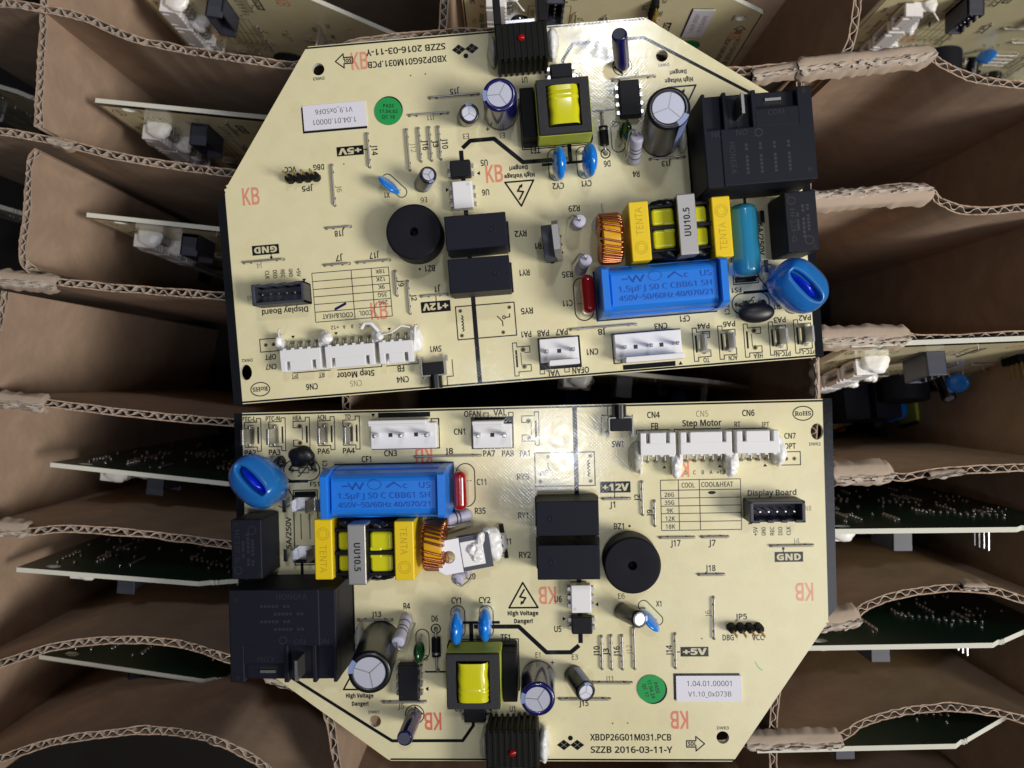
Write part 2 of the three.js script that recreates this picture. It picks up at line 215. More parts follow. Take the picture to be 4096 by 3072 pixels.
// ---------- materials ----------
const std = (hex, roughness, o = {}) => new THREE.MeshPhysicalMaterial({ color: hex, roughness, ...o });
const boardTop = silkTex.map((map) => std(0xffffff, 0.15, { map, bumpMap: weave, bumpScale: 0.000017 }));
const M = {
  edge: std(0xd6d6c8, 0.75), solderMask: std(0x0d3a29, 0.3), solder: std(0xc9ccd0, 0.25, { metalness: 1 }), hole: std(0xd8d2b2, 0.7),
  black: std(0x16171c, 0.48, { specularIntensity: 0.5 }), blackMatte: std(0x121316, 0.65, { specularIntensity: 0.4 }), relay: std(0x181a26, 0.55, { specularIntensity: 0.4, bumpMap: grainBump, bumpScale: 0.00002 }), relayPrint: std(0x212330, 0.6), relayDark: std(0x0b0b0e, 0.7),
  buzzer: std(0x14151e, 0.6, { specularIntensity: 0.4 }), white: std(0xeeeef0, 0.38), whiteDull: std(0xd8d8d2, 0.5), glue: std(0xf4f4f2, 0.28, { clearcoat: 0.3, clearcoatRoughness: 0.3 }), glueClear: std(0xdcdccf, 0.25, { transmission: 0.35, thickness: 0 }),
  tin: std(0xc8c8cc, 0.28, { metalness: 1 }), tinDull: std(0xa09f9c, 0.42, { metalness: 0.9 }), wire: std(0xb4b0b0, 0.4, { metalness: 0.7 }), brass: std(0xb79a56, 0.35, { metalness: 1 }), chrome: std(0xdadada, 0.12, { metalness: 1 }),
  sleeveNavy: std(0x15165a, 0.18, { clearcoat: 0.6, clearcoatRoughness: 0.12 }), sleeveBlack: std(0x0d0e13, 0.32, { clearcoat: 0.2, clearcoatRoughness: 0.15 }), stripe: std(0x8797c8, 0.3), canTop: std(0xc6c9d8, 0.42, { metalness: 0.35 }), canGrey: std(0x4d515e, 0.5),
  canRim: std(0x3a3d55, 0.3), discBlue: std(0x1580e6, 0.14, { clearcoat: 0.8, clearcoatRoughness: 0.06 }), boxBlue: std(0x1f7eea, 0.32), boxBlueText: std(0x0f55bc, 0.45), yellow: std(0xf0cf10, 0.38), yellowMark: std(0xcfae08, 0.45), tape: std(0xdad81f, 0.2, { clearcoat: 0.6, clearcoatRoughness: 0.1 }), tapeDull: std(0xb4bf3c, 0.45),
  ferrite: std(0x25262b, 0.55, { bumpMap: grainBump, bumpScale: 0.00004 }), copper: std(0xd38a60, 0.3, { metalness: 1 }), core: std(0xe0a90c, 0.35), red: std(0x9c1414, 0.16, { clearcoat: 0.8, clearcoatRoughness: 0.08 }), green: std(0x0d3d1e, 0.16, { clearcoat: 0.8, clearcoatRoughness: 0.08 }),
  resistor: std(0xb9b9cf, 0.5), band: std(0x26262c, 0.5), plastic: std(0x3d3f4c, 0.45), alu: std(0xb9b7b5, 0.4, { metalness: 0.7 }), aluWhite: std(0xe6e6ea, 0.35, { metalness: 0.2 }),
  sleeveTeal: std(0x40b2dc, 0.2, { transmission: 0.6, thickness: 0, clearcoat: 0.8, clearcoatRoughness: 0.08 }), tealCore: std(0x2fb9d6, 0.4), sleeveBlue: std(0x3096ee, 0.25, { transmission: 0.5, thickness: 0, clearcoat: 0.6, clearcoatRoughness: 0.15 }), varistor: std(0x0a26d8, 0.1, { clearcoat: 1, clearcoatRoughness: 0.05 }),
  heatSink: std(0x121310, 0.55, { specularIntensity: 0.4 }), heatSinkTop: std(0x191a1b, 0.55, { specularIntensity: 0.4 }), wax: std(0x960d16, 0.2, { clearcoat: 0.6 }), dark: std(0x08080a, 0.8), ink: std(0x17171a, 0.6), epoxy: std(0x16161c, 0.4),
};

// ---------- printed circuit board ----------
function substrate(variant, parent) {
  const s = new THREE.Shape([[0, 0], [184.2, 0], [184, 62.8], [181.2, 66.1], [181.5, 67.2], [180.6, 67.5], [180.9, 68.3], [180.2, 68.6], [152.6, 108.4], [151.6, 109.2], [47.2, 109.2], [46, 108.6], [12, 83.9], [0, 75.6]].map((p) => new THREE.Vector2(...p)));
  const hole = (u, v, rx, ry) => { const p = new THREE.Path(); p.absellipse(u, v, rx, ry, 0, Math.PI * 2, true, 0); s.holes.push(p); };
  hole(42.5, 96.9, 1.85, 1.85); hole(149.1, 101.9, 1.9, 1.9); hole(179.5, 9.8, 1.85, 2.45);
  const g = norm(new THREE.ExtrudeGeometry(s, { depth: 1.6, bevelEnabled: false, curveSegments: 20 }).rotateX(Math.PI / 2));
  const p = g.attributes.position, m = g.attributes.normal, uv = g.attributes.uv, lists = [[], [], []];
  for (let i = 0; i < p.count; i += 3) { const k = m.getY(i) > 0.5 ? 0 : m.getY(i) < -0.5 ? 2 : 1; lists[k].push(i, i + 1, i + 2); }
  for (let i = 0; i < p.count; i++) uv.setXY(i, p.getX(i) / W, 1 - p.getZ(i) / H);
  g.setIndex(lists.flat()); let from = 0; lists.forEach((l, k) => { g.addGroup(from, l.length, k); from += l.length; });
  g.translate(-92, 0, -54).scale(MM, MM, MM);
  const o = new THREE.Mesh(g, [boardTop[variant], M.edge, M.solderMask]); o.name = 'board'; o.castShadow = o.receiveShadow = true; parent.add(o);
}
function comp(parent, name, u, v, turn = 0, label) {
  const g = new THREE.Group(); g.name = name; g.position.set((u - 92) * MM, 0, (v - 54) * MM); g.rotation.y = turn * Math.PI / 180; parent.add(g);
  if (label) g.userData.label = label; return g;
}
const leanTo = (g, du, h, dv, spin = 0) => { g.quaternion.setFromUnitVectors(V(0, 1, 0), V(du, h, dv).normalize()).multiply(new THREE.Quaternion().setFromAxisAngle(V(0, 1, 0), spin * Math.PI / 180)); return g; };
const part = (name, u, v, geoms, m, parent, label) => { const o = mesh(name, geoms, m, parent, label); o.position.set((u - 92) * MM, 0, (v - 54) * MM); return o; };

function electrolytic(b, u, v, r, h, du, dv, sleeve, top, label, spin = 0, inner = 0.72, stripe = true) {
  const g = leanTo(comp(b, 'capacitor', u, v, 0, label), du, h, dv, spin);
  mesh('sleeve', lathe([[r * 0.86, 0.2], [r * 0.98, 0.5], [r * 0.9, 1.3], [r, 2], [r, h - 0.9], [r * 0.97, h - 0.35], [r * 0.9, h], [r * inner, h + 0.02], [r * inner, h - 0.35]]), sleeve, g);
  const marks = [cyl(r * inner + 0.02, r * inner, 0.5, 0, h - 0.65, 0, 32)];
  if (stripe) mesh('vent_score', [0, 120, 240].map((a) => box(r * inner * 0.98, 0.1, 0.24, r * inner * 0.49, h - 0.19, 0).rotateY((a + 30) * Math.PI / 180)), M.tinDull, g);
  mesh('can_top', marks, top, g);
  if (stripe) { const a0 = -0.35, a1 = 0.35; mesh('polarity_stripe', [new THREE.CylinderGeometry(r + 0.03, r + 0.03, h - 3.2, 8, 1, true, a0, a1 - a0).translate(0, h / 2 + 0.4, 0), new THREE.RingGeometry(r * inner + 0.1, r * 0.985, 8, 1, a0 - Math.PI / 2, a1 - a0).rotateX(-Math.PI / 2).translate(0, h + 0.025, 0)], M.stripe, g); }
  return g;
}
function jumper(b, u0, v0, u1, v1) {
  const l = Math.hypot(u1 - u0, v1 - v0), d = V((u1 - u0) / l, 0, (v1 - v0) / l), p = (s, y) => d.clone().multiplyScalar(s).setY(y);
  part('jumper_wire', u0, v0, [tube([p(0, -0.3), p(0, 0.5), p(0.5, 0.8), p(l / 2, 0.72 + rnd(0, 0.15)), p(l - 0.5, 0.8), p(l, 0.5), p(l, -0.3)], 0.3, 40, 8)], M.wire, b);
}
function dip(b, u0, u1, v0, v1, h, m, pins, label, name = 'chip', print) {
  const u = (u0 + u1) / 2, v = (v0 + v1) / 2, g = comp(b, name, u, v, 0, label), w = u1 - u0, d = v1 - v0;
  mesh('body', [rb(w, h - 0.7, d, 0, 0.7, 0, 0.35), box(w + 0.25, 0.35, d + 0.1, 0, 2, 0)], m, g);
  for (const s of [-1, 1]) for (let i = 0; i < pins; i++) { const z = (i - (pins - 1) / 2) * 2.55; mesh('pin', [box(0.9, 0.28, 1.1, s * (w / 2 + 0.45), 2, z), box(0.28, 2.2, 0.9, s * (w / 2 + 0.85), 0, z)], M.tin, g); }
  mesh('index_mark', [cyl(0.5, 0.5, 0.04, -w / 2 + 1.1, h, d / 2 - 1.2, 16)], print ?? M.relayDark, g);
  return g;
}
function resistorUp(b, u, v, du, h, dv, len, r, label) {
  const g = leanTo(comp(b, 'resistor', u, v, 0, label), du, h, dv);
  mesh('body', lathe([[0, 0.6], [r * 0.7, 0.6], [r, 1.4], [r, 3], [r * 0.9, 3.6], [r * 0.9, len - 2.6], [r, len - 2], [r, len - 0.6], [r * 0.8, len], [0, len]], 28), M.resistor, g);
  mesh('colour_band', [0.3, 0.5, 0.62].map((k) => cyl(r * 0.91 + 0.02, r * 0.91 + 0.02, 0.4, 0, len * k, 0, 28)), M.band, g);
  mesh('lead', [tube([V(0, len - 0.3, 0), V(0, len + 1.2, 0), V(0.8, len + 1.9, 0.7), V(1.9, len, 1.7), V(2.4, 1, 2)], 0.32, 30, 8)], M.wire, g);
}
function xh(b, u0, u1, padU, n, label) {                                     // side-entry white plug socket
  const g = comp(b, 'connector', (u0 + u1) / 2, 12, 0, label), w = u1 - u0, s0 = w / 2 - 2.3, y1 = 6;
  const bl = [span(-w / 2, w / 2, 0.4, y1, -0.2, 3.4, 0.25), span(-w / 2, -s0 - 0.5, 0.4, y1, -3.3, 0), span(-s0 + 0.5, s0 - 0.5, 4.6, y1, -3.3, 0), span(s0 + 0.5, w / 2, 0.4, y1, -3.3, 0), span(-w / 2, w / 2, 0.4, 1.4, -3.3, 0)];
  for (const s of [-1, 1]) bl.push(span(s * (w / 2 - 0.45) - 0.45, s * (w / 2 - 0.45) + 0.45, 0.2, 4, 3, 6.4, 0.2));
  for (let i = 0; i < n; i++) bl.push(span(padU + i * 2.5 - (u0 + u1) / 2 + 0.75, padU + i * 2.5 - (u0 + u1) / 2 + 1.75, 3.4, y1, 3.2, 3.9, 0.2));
  mesh('housing', bl, M.white, g);
  for (let i = 0; i < n; i++) { const x = padU + i * 2.5 - (u0 + u1) / 2; mesh('pin', [tube([V(x, 3, -2.6), V(x, 3, 3.5), V(x, 3, 5.2), V(x, 2.2, 5.8), V(x, 0, 5.8)], 0.36, 20, 6)], M.tinDull, g); }
}
function vh(b, u0, u1, v0, v1, pins, holes, label) {                          // white power socket, open on top
  const g = comp(b, 'connector', (u0 + u1) / 2, (v0 + v1) / 2, 0, label), w = u1 - u0, d = v1 - v0, x = (u) => u - (u0 + u1) / 2;
  mesh('housing', [rb(w, 3.4, d - 1.5, 0, 0, 0.75, 0.3), rb(w - 2.6, 8, 1.3, -1, 0, -d / 2 + 1, 0.3), rb(w - 3, 0.9, 0.7, -1, 7.2, -d / 2 + 1.7, 0.2)], M.white, g);
  for (const u of pins) mesh('pin', [rb(1.1, 8.5, 1.1, x(u), 0, 0.4, 0.3)], M.tin, g);
  mesh('empty_pin_hole', holes.map((u) => box(1.2, 0.1, 1.2, x(u), 3.36, 0.4)), M.band, g);
}
function tab(b, u, bent) {
  const o = mesh('terminal_tab', bent ? [rb(0.8, 6.5, 5.2, 0, 0.8, 0, 0.15), rb(2.6, 0.6, 1, -1.4, 0.5, -2.4, 0.15), rb(2.6, 0.6, 1, -1.4, 0.5, 2.4, 0.15)] : [rb(0.8, 8.6, 4.8, 0, 0.8, 0, 0.15), rb(0.8, 3.4, 6.2, 0, 0.8, 0, 0.15), rb(1.6, 0.7, 1.2, -0.9, 0.3, -2.6, 0.15), rb(1.6, 0.7, 1.2, -0.9, 0.3, 2.6, 0.15)], M.tin, b);
  o.position.set((u - 1.3 - 92) * MM, 0, (7.2 - 54) * MM);
}
function discCap(b, u, v, du, dv, label) {
  const g = leanTo(comp(b, 'capacitor', u, v, 0, label), du, 12, dv);
  mesh('disc', [ball(2.15, 5, 5.05, 0, 7.6, 0, 32), ball(1.1, 1.7, 1.1, 0, 2.6, 3.2), ball(1.1, 1.7, 1.1, 0, 2.6, -3.2)], M.discBlue, g);
  mesh('lead', [-1, 1].map((s) => cyl(0.3, 0.3, 2.5, 0, -0.3, s * 3.2, 8)), M.wire, g);
}

function fullBoard(b, up) {
  const S = (L, U) => (up ? U : L);
  substrate(up ? 1 : 0, b);
  // jumpers
  JUMPERS.forEach((j) => jumper(b, ...j));
  // push button
  let g = comp(b, 'push_button', 120.6, 6.2, 0, 'black push button in a metal bracket at the board edge');
  mesh('body', [rb(6.4, 3.8, 4.2, 0, 0.8, -0.2, 0.3)], M.black, g); mesh('plunger', [new THREE.CylinderGeometry(2.1, 2.1, 4.2, 32).rotateX(Math.PI / 2).translate(-0.3, 2.9, -4)], M.sleeveBlack, g);
  mesh('bracket', [box(0.4, 4.2, 5.2, -3.5, 0.2, 0.4), box(0.4, 4.2, 5.2, 3.5, 0.2, 0.4), box(7.2, 0.2, 0.4, 0, 4.4, -2.1), box(1, 0.3, 1.8, -3.9, 1.4, 3), box(1, 0.3, 1.8, 3.6, 1.4, 3)], M.tinDull, g);
  // white side-entry sockets with glue
  xh(b, 126, 136.4, 128.5, 3, 'three pin white socket marked FB'); xh(b, 137.8, 152.9, 140.2, 5, 'five pin white socket marked Step Motor'); xh(b, 154.2, 166.7, 156.5, 4, 'four pin white socket nearest the corner hole');
  const glue = (u, v, geoms, m = M.glue) => part('glue', u, v, geoms, m, b);
  if (up) {
    glue(125, 15.5, [lump(2, 2.6, 3.9, 0, 2, 0, 0.2, 0.4, 1), tube([V(0.8, 3, -3), V(0, 6, 3), V(-0.6, 7, 4.4)], 0.5)]);
    glue(137, 18.6, [lump(1.7, 3.2, 2.6, 0, 2.6, -0.6, 0.35, 0.5, 2), lump(1.5, 1.5, 1.4, -1, 5.6, -1.4, 0.3, 0.6, 5), tube([V(-1, 6, 0), V(1, 6.6, 2.6), V(3, 6.4, 2.9), V(4.2, 6, 1.4)], 0.6, 24, 8), tube([V(-2, 6.4, -1), V(-5, 7, -0.6), V(-8, 6.6, 1.2), V(-10.6, 6, 0.6)], 0.28, 30, 6)]);
    glue(153.4, 18.2, [lump(1.9, 3, 2.5, 0, 2.4, 0, 0.35, 0.5, 8), lump(1.9, 1.6, 1.7, -1.2, 5.2, -0.4, 0.3, 0.5, 4)]);
    glue(167.4, 18, [lump(1.3, 2.6, 2.6, 0, 2.2, 0, 0.3, 0.5, 3), tube([V(-0.4, 4, 1), V(-1, 6.4, 3), V(-1.8, 7, 4)], 0.3)]);
    glue(75.9, 102, [lump(1.9, 4, 5.2, 0.4, 3, 0, 0.25, 0.4, 6)]); glue(94.6, 101.5, [lump(1.4, 4, 4.6, 0, 3, 0, 0.25, 0.4, 9)], M.glueClear);
    glue(64.6, 46.6, [lump(3.6, 1.8, 3.4, 0, 0.8, 0, 0.25, 0.4, 2), tube([V(0, 2, 1), V(0.4, 3.4, 3.6), V(0.6, 4, 5.6)], 0.28)], M.glueClear); glue(80.5, 39, [lump(2.5, 2.6, 3.4, 0, 1, 0, 0.25, 0.3, 4)], M.glueClear);
  } else {
    glue(125.1, 15.6, [lump(2.2, 4.2, 4.6, 0, 1.4, 0.4, 0.2, 0.35, 1)], M.glueClear); glue(126, 20.2, [lump(0.9, 2.4, 1.2, 0, 2, 0, 0.3, 0.6, 5)]);
    glue(137, 19.4, [lump(1.5, 3.6, 3.4, 0, 2, -0.4, 0.35, 0.5, 2), lump(1.2, 1.6, 2, -0.4, 4.2, 1, 0.3, 0.6, 7)]); glue(153.4, 19.2, [lump(2, 3.8, 3.6, 0, 2.4, -0.6, 0.35, 0.5, 8), lump(1.5, 1.7, 1.6, -0.8, 4.8, 1.6, 0.3, 0.5, 4)]);
    glue(167.6, 15, [lump(2, 3.8, 5.2, -0.2, 2.2, 0, 0.22, 0.35, 3)]); glue(94.9, 102.6, [lump(1.8, 4.4, 5.6, 0.2, 3, 0, 0.25, 0.4, 6)]); glue(77.1, 102, [lump(1.3, 4, 4.6, 0, 2.6, 0, 0.25, 0.4, 9)], M.glueClear);
    glue(64.6, 48, [lump(3.6, 1.8, 2.2, 0, 0.8, 0, 0.25, 0.4, 2)]); glue(81, 41, [lump(2.4, 3.4, 4.4, 0, 4, 0, 0.4, 0.5, 4), lump(1.7, 2, 3.6, 2.6, 2, 0.4, 0.3, 0.5, 3), lump(2.6, 2.2, 4.6, 1, 8.2, 0, 0.3, 0.4, 7), lump(2.2, 1.6, 3.4, -4.4, 11.4, 1.2, 0.5, 0.8, 3), lump(1.3, 1.2, 2, -3, 11.6, -3, 0.5, 0.8, 5), lump(1.7, 1.7, 1.7, -1.4, 8, -3.6, 0.3, 0.6, 2)]);
  }
  part('glue', 39, 69.6, [lump(1.35, 3, 3.9, 0, 2.8, 0, 0.15, 0.4, 3)], M.glueClear, b, 'white drop beside the big black relay');
  // display socket
  g = comp(b, 'connector', 165, 32.5, 0, 'black five pin display board socket, open on top');
  mesh('housing', [span(-8, 8, 0, 1.6, -3.2, 3.2), span(-8, 8, 0, 8.2, -3.2, -2.3), span(-8, -6.9, 0, 8.2, -3.2, 3.2), span(6.9, 8, 0, 8.2, -3.2, 3.2), span(-8, -5, 0, 8.2, 2.3, 3.2), span(5, 8, 0, 8.2, 2.3, 3.2), span(-3, -1, 0, 8, 2.3, 3.2), span(1, 3, 0, 8, 2.3, 3.2), span(-8, 8, 0, 6.4, 2.3, 3.2)], M.plastic, g);
  for (let i = 0; i < 5; i++) mesh('pin', [rb(0.6, 6.4, 0.6, -4.9 + i * 2.46, 1, 0, 0.15)], M.tin, g);
  // buzzer
  g = comp(b, 'buzzer', 122.4, 47.2, 0, 'round black buzzer with a small hole in its top');
  mesh('body', [lathe([[8.2, 0], [8.4, 0.4], [8.4, 9], [8.2, 9.7], [7.7, 10], [1.35, 10], [1.3, 9.6], [1.25, 7], [0, 7]], 64)], M.buzzer, g);
  // pin header
  g = comp(b, 'pin_header', 156.4, 68.4, 0, 'four pin black header with brass pins');
  for (let i = 0; i < 4; i++) { mesh('base', [new THREE.CylinderGeometry(1.35, 1.45, 2.6, 8).rotateY(0.39).translate(-4 + i * 2.67, 1.3, 0)], M.blackMatte, g); mesh('pin', [rb(0.62, 8, 0.62, 0, 0, 0, 0.2).rotateX(0.06).translate(-4 + i * 2.67, 0, 0)], M.brass, g); }
  // capacitors
  S(() => electrolytic(b, 119.4, 63.2, 2.6, 11, 5.3, -0.3, M.sleeveBlack, M.canTop, 'small black capacitor leaning far over', 90, 0.68), () => electrolytic(b, 119.8, 63.4, 2.6, 11, -3.4, 0.2, M.sleeveBlack, M.canTop, 'small black capacitor leaning over beside the blue resonator', 200, 0.68))();
  electrolytic(b, 93.6, 82.8, 5, 17, S(0.3, 0), S(0.5, 0.3), M.sleeveNavy, M.canTop, 'navy blue capacitor beside the yellow transformer', S(-95, 90));
  S(() => electrolytic(b, 104.3, 82.4, 3, 11.5, 3.8, 1.4, M.sleeveBlack, M.canTop, 'short black capacitor leaning over a jumper', 170, 0.7), () => electrolytic(b, 104.4, 83, 3, 11, -1.5, -2.5, M.sleeveBlack, M.canTop, 'short black capacitor with a silver top', 0, 0.7))();
  electrolytic(b, 45.1, 71.5, 6.1, 25, S(2.4, 2.1), S(1.1, 1), M.sleeveBlack, M.canTop, 'largest black capacitor, silver scored top', S(250, 225), 0.73);
  electrolytic(b, 55, 94.8, 2.35, 14, S(-0.5, 2.4), S(1.2, 4.6), M.sleeveNavy, M.canGrey, 'thin blue capacitor with a grey top', 0, 0.8, false);
  // blue resonator
  g = comp(b, 'resonator', 128.4, 64.2, -47); mesh('disc', [ball(4.1, 3.6, 1.15, 0, 4.4, 0, 28)], M.discBlue, g); mesh('lead', [-1, 1].map((s) => cyl(0.25, 0.25, 2.5, s * 2.4, 0, 0, 8)), M.wire, g); g.rotateX(S(0.25, -0.35));
  // stickers
  const pass = canvas(256, 256, (c) => { c.fillStyle = '#12a04d'; c.fillRect(0, 0, 256, 256); c.translate(128, 128); c.rotate((up ? 95 : -14) * Math.PI / 180); c.fillStyle = '#0b2a18'; c.textAlign = 'center'; c.font = 'bold 46px sans-serif'; c.fillText('PASS', 0, -34); c.fillText(up ? '17.04.02' : '17.04.24', 0, 18); c.fillText(up ? 'QC 18' : 'QC 17', 0, 70); });
  g = new THREE.CylinderGeometry(4.25, 4.25, 0.3, 48); g.translate(0, 0.16, 0).scale(MM, MM, MM);
  let o = new THREE.Mesh(g, [std(0x107a3c, 0.5), std(0xffffff, 0.45, { map: pass }), M.dark]); o.name = 'sticker'; o.userData.label = up ? 'green round PASS sticker dated 17.04.02' : 'green round PASS sticker numbered QC 17'; o.position.set((S(128, 128.4) - 92) * MM, 0, (87 - 54) * MM); b.add(o);
  o = part('sticker_print', S(129, 128.4), S(87.2, 86.6), [cyl(4.1, 4.1, 0.05, S(-0.3, 0), 0.01, S(0.2, 0.1), 40)], M.ink, b);
  b.remove(o);
  const lab = canvas(512, 204, (c) => { c.fillStyle = '#e9e8f4'; c.fillRect(0, 0, 512, 204); c.fillStyle = '#3c3c46'; c.textAlign = 'center'; c.font = '58px sans-serif'; c.fillText('1.04.01.00001', 262, 82, 410); c.font = '54px sans-serif'; c.fillText(up ? 'V1.9_0x5DF6' : 'V1.10_0xD73B', 262, 164, 340); });
  o = new THREE.Mesh(new THREE.BoxGeometry(19.6, 0.35, 7.8).translate(0, 0.18, 0).scale(MM, MM, MM), [M.whiteDull, M.whiteDull, std(0xffffff, 0.4, { map: lab }), M.white, M.whiteDull, M.whiteDull]);
  o.name = 'sticker'; o.userData.label = up ? 'white label reading V1.9' : 'white label reading V1.10'; o.position.set((S(145.3, 145.1) - 92) * MM, 0, (86.95 - 54) * MM); b.add(o);
  // sockets along the edge, tabs
  vh(b, 44.2, 64.6, 2.7, 12, [46.4, 54.3, 62.2], [50.4, 58.3], 'long white three pin power socket'); vh(b, 75.7, 87.6, 3.6, 12.4, [77.7, 85.6], [81.7], 'short white two pin power socket');
  for (const u of [7.6, 15.4, 31.05]) tab(b, u, false); tab(b, 39, up);
  // thermistor, varistor
  g = comp(b, 'thermistor', 22, 18.4, 0, 'black drop shaped thermistor bent over on its leads');
  const dx = S(1, -0.8), dz = S(-5.4, -3.4); mesh('drop', [up ? ball(5.6, 2.2, 3.1, dx, 4.6, dz, 28) : lump(4.4, 3, 3.6, dx, 4.6, dz, 0.45, 0.2, 4), ...[-1, 1].map((q) => ball(1.1, 1.6, 1.8, dx + q * 2.6, 3.6, dz + 2.2))], M.epoxy, g);
  mesh('lead', [tube([V(-3.7, 0, 0), V(-3.6, 3, -0.6), V(dx - 2.4, 4, dz + 2)], 0.35), tube([V(3.7, 0, 0), V(3.6, 3.2, -0.8), V(dx + 2.4, 4, dz + 2)], 0.35)], M.epoxy, g);
  if (!up) { o = leanTo(comp(b, 'glue', 15, 15.4), 0, 1, 0); mesh('drop', [lump(1.6, 2, 1.8, 0, 1.4, 0, 0.4, 0.7, 3)], M.epoxy, o); }
  g = comp(b, 'varistor', S(11, 10), S(21.8, 22), -45 + S(0, -4), 'bright blue varistor in a clear blue sleeve'); leanG(g, S(-0.12, -0.02), S(0.1, 0.05));
  mesh('disc', [ball(6.2, 7.2, 1.55, 0, 9.1, 0, 36)], M.varistor, g);
  const sl = [], N = 48, prof = [[5.2, 3.6, 0.6], [7.2, 5.4, 2.5], [8.2, 6.6, 6], [8.5, 6.9, 10], [8.2, 6.6, 13], [7.6, 5.2, 15], [6.8, 2.9, 16.2], [6.2, 1.9, 16.3], [5.9, 1.6, 15.4], [5.6, 1.6, 13.5]];
  mesh('sleeve', [surface(prof.map(([a, c, y]) => (t) => { const q = 2 / 2.5, cs = Math.cos(t), sn = Math.sin(t); return V(Math.sign(cs) * Math.abs(cs) ** q * a + 0.25 * n3(cs, y * 0.3, sn), y, Math.sign(sn) * Math.abs(sn) ** q * c + 0.3 * n3(sn, cs, y * 0.4)); }), N)], M.sleeveBlue, g);
  // fuse
  const clip = (v) => { g = comp(b, 'fuse_clip', 22.2, v); mesh('spring', [box(6.4, 0.6, 4.2, 0, 0, 0), ...[-1, 1].flatMap((s) => [box(0.5, 6, 3.8, s * 2.8, 0.4, 0).rotateZ(s * 0.08), box(1.4, 0.4, 3.8, s * 2.6, 6, 0).rotateZ(s * -0.5)])], M.tin, g); mesh('stop', [box(6.8, 1.6, 0.5, 0, 0, v < 36 ? -2.6 : 2.6)], M.dark, g); };
  clip(28.9); clip(44);
  if (up) {
    g = comp(b, 'fuse', 23.2, 37, 0, 'fuse in a shiny teal sleeve'); const along = (x) => x.rotateX(Math.PI / 2).translate(0, 5.6, 0);
    mesh('sleeve', [along(lathe([[0, -10.9], [2.4, -10.8], [3.6, -10.2], [4.15, -8.8], [4.2, -3], [4.05, 0], [4.2, 4], [4.15, 8.8], [3.6, 10.2], [2.4, 10.8], [0, 10.9]], 40))], M.sleeveTeal, g);
    mesh('cartridge', [along(cyl(2.6, 2.6, 19, 0, -9.5, 0))], M.tealCore, g);
  }
  // relays
  g = comp(b, 'relay', 9.2, 39.8, 0, 'narrow dark relay with pale lettering, nearest the board end');
  mesh('case', [rb(9.2, 14.6, 17.6, 0, 0.4, 0, 0.4)], M.relay, g);
  const faint = (x, y, z, l, turn) => [0, 1, 2, 3, 4, 5, 6, 7].filter((i) => i !== 5).map((i) => (turn ? box(0.8, 0.03, l / 11, x, y, z + (i - 3.5) * l / 8) : box(l / 11, 0.03, 0.8, x + (i - 3.5) * l / 8, y, z)));
  mesh('lettering', [letters('HF32F-G', 1.5, S(-2.7, 2.6), 15.02, -1, S(-90, 90), 9.5), ...faint(S(-1, 1.1), 15.01, 0, 5.2, 1), ...faint(S(0.5, -0.5), 15.01, 0, 10, 1), ...faint(S(1.9, -1.9), 15.01, 1, 8, 1), ring(1.2, 0.25, S(-2.6, 2.6), 15.04, 6.2), ring(1.3, 0.25, S(1.8, -1.8), 15.04, -5.6)], M.relayPrint, g);
  mesh('vent_dimple', [cyl(0.5, 0.5, 0.05, 3.6, 15, 7.6, 16), cyl(0.5, 0.5, 0.05, -3, 15, -7.6, 16)], M.relayDark, g);
  g = comp(b, 'relay', 20.8, 64.1, 0, 'largest black relay with blade terminals on top');
  mesh('case', [rb(31.4, 16, 26.8, 0, 0.3, 0, 0.5), span(-12, 11, 15, 19, -13.4, 3, 0.4), span(-15.7, -11.4, 15, 19, -13.4, 13.4, 0.4), span(9.5, 15.7, 15, 18.7, -13.4, 3.2, 0.4), span(0.2, 1.6, 15, 19, 2, 13.4, 0.3), span(8.6, 9.8, 15, 19, 2, 13.4, 0.3), span(-11.6, 1, 15, 19, 2.6, 8, 0.3), span(14.6, 15.7, 15, 18.8, 2, 13.4, 0.3)], M.relay, g);
  mesh('terminal', [box(0.8, 7, 5.8, 5.2, 16, 8.6), box(4.6, 0.5, 0.8, -5.4, 16.3, 11)], M.tinDull, g);
  mesh('terminal_slot', [box(1, 0.1, 6, 7, 16.3, 8), box(5.4, 0.1, 0.9, -5.2, 16.3, 10)], M.relayDark, g);
  mesh('lettering', [letters('COM', 1.5, -5.2, 19.02, 6.6, 180, 4.6), letters('NO', 1.5, 5, 19.02, 1.6, 180, 3.2), letters('NC', 1.5, 12, 18.72, 1.6, 180, 3), ring(1.2, 0.3, 0.2, 19.03, 1.2), letters('HONGFA', 1.7, S(3, 8), 19.02, S(-11.4, -5.5), S(0, 90), 9), ...[0, 1, 2, 3].flatMap((i) => faint(S(-2 + (i % 2) * 4, -8 + i * 4), 19.01, S(-8.6 + i * 2.2, -6), 9, S(0, 1)))], M.relayPrint, g);
  for (const z of [12, -10.4]) mesh('rivet_hole', [cyl(0.75, 0.75, 0.06, -13.4, 19, z, 16)], M.relayDark, g);
  for (const [v, k] of [[32.2, 'upper'], [44.8, 'lower']]) {
    g = comp(b, 'relay', 103.7, v, 0); mesh('case', [rb(18, 14.8, 10, 0, 0.2, 0, 0.3), rb(19.2, 3.4, 9, 0, 0, 0, 0.2)], M.relay, g);
    mesh('vent_dimple', [lathe([[0, 0], [0.45, 0.02], [0.7, 0.16], [0.9, 0.02], [0.9, -0.1]], 20).translate(-4.8, 15, 0)], M.relay, g);
  }
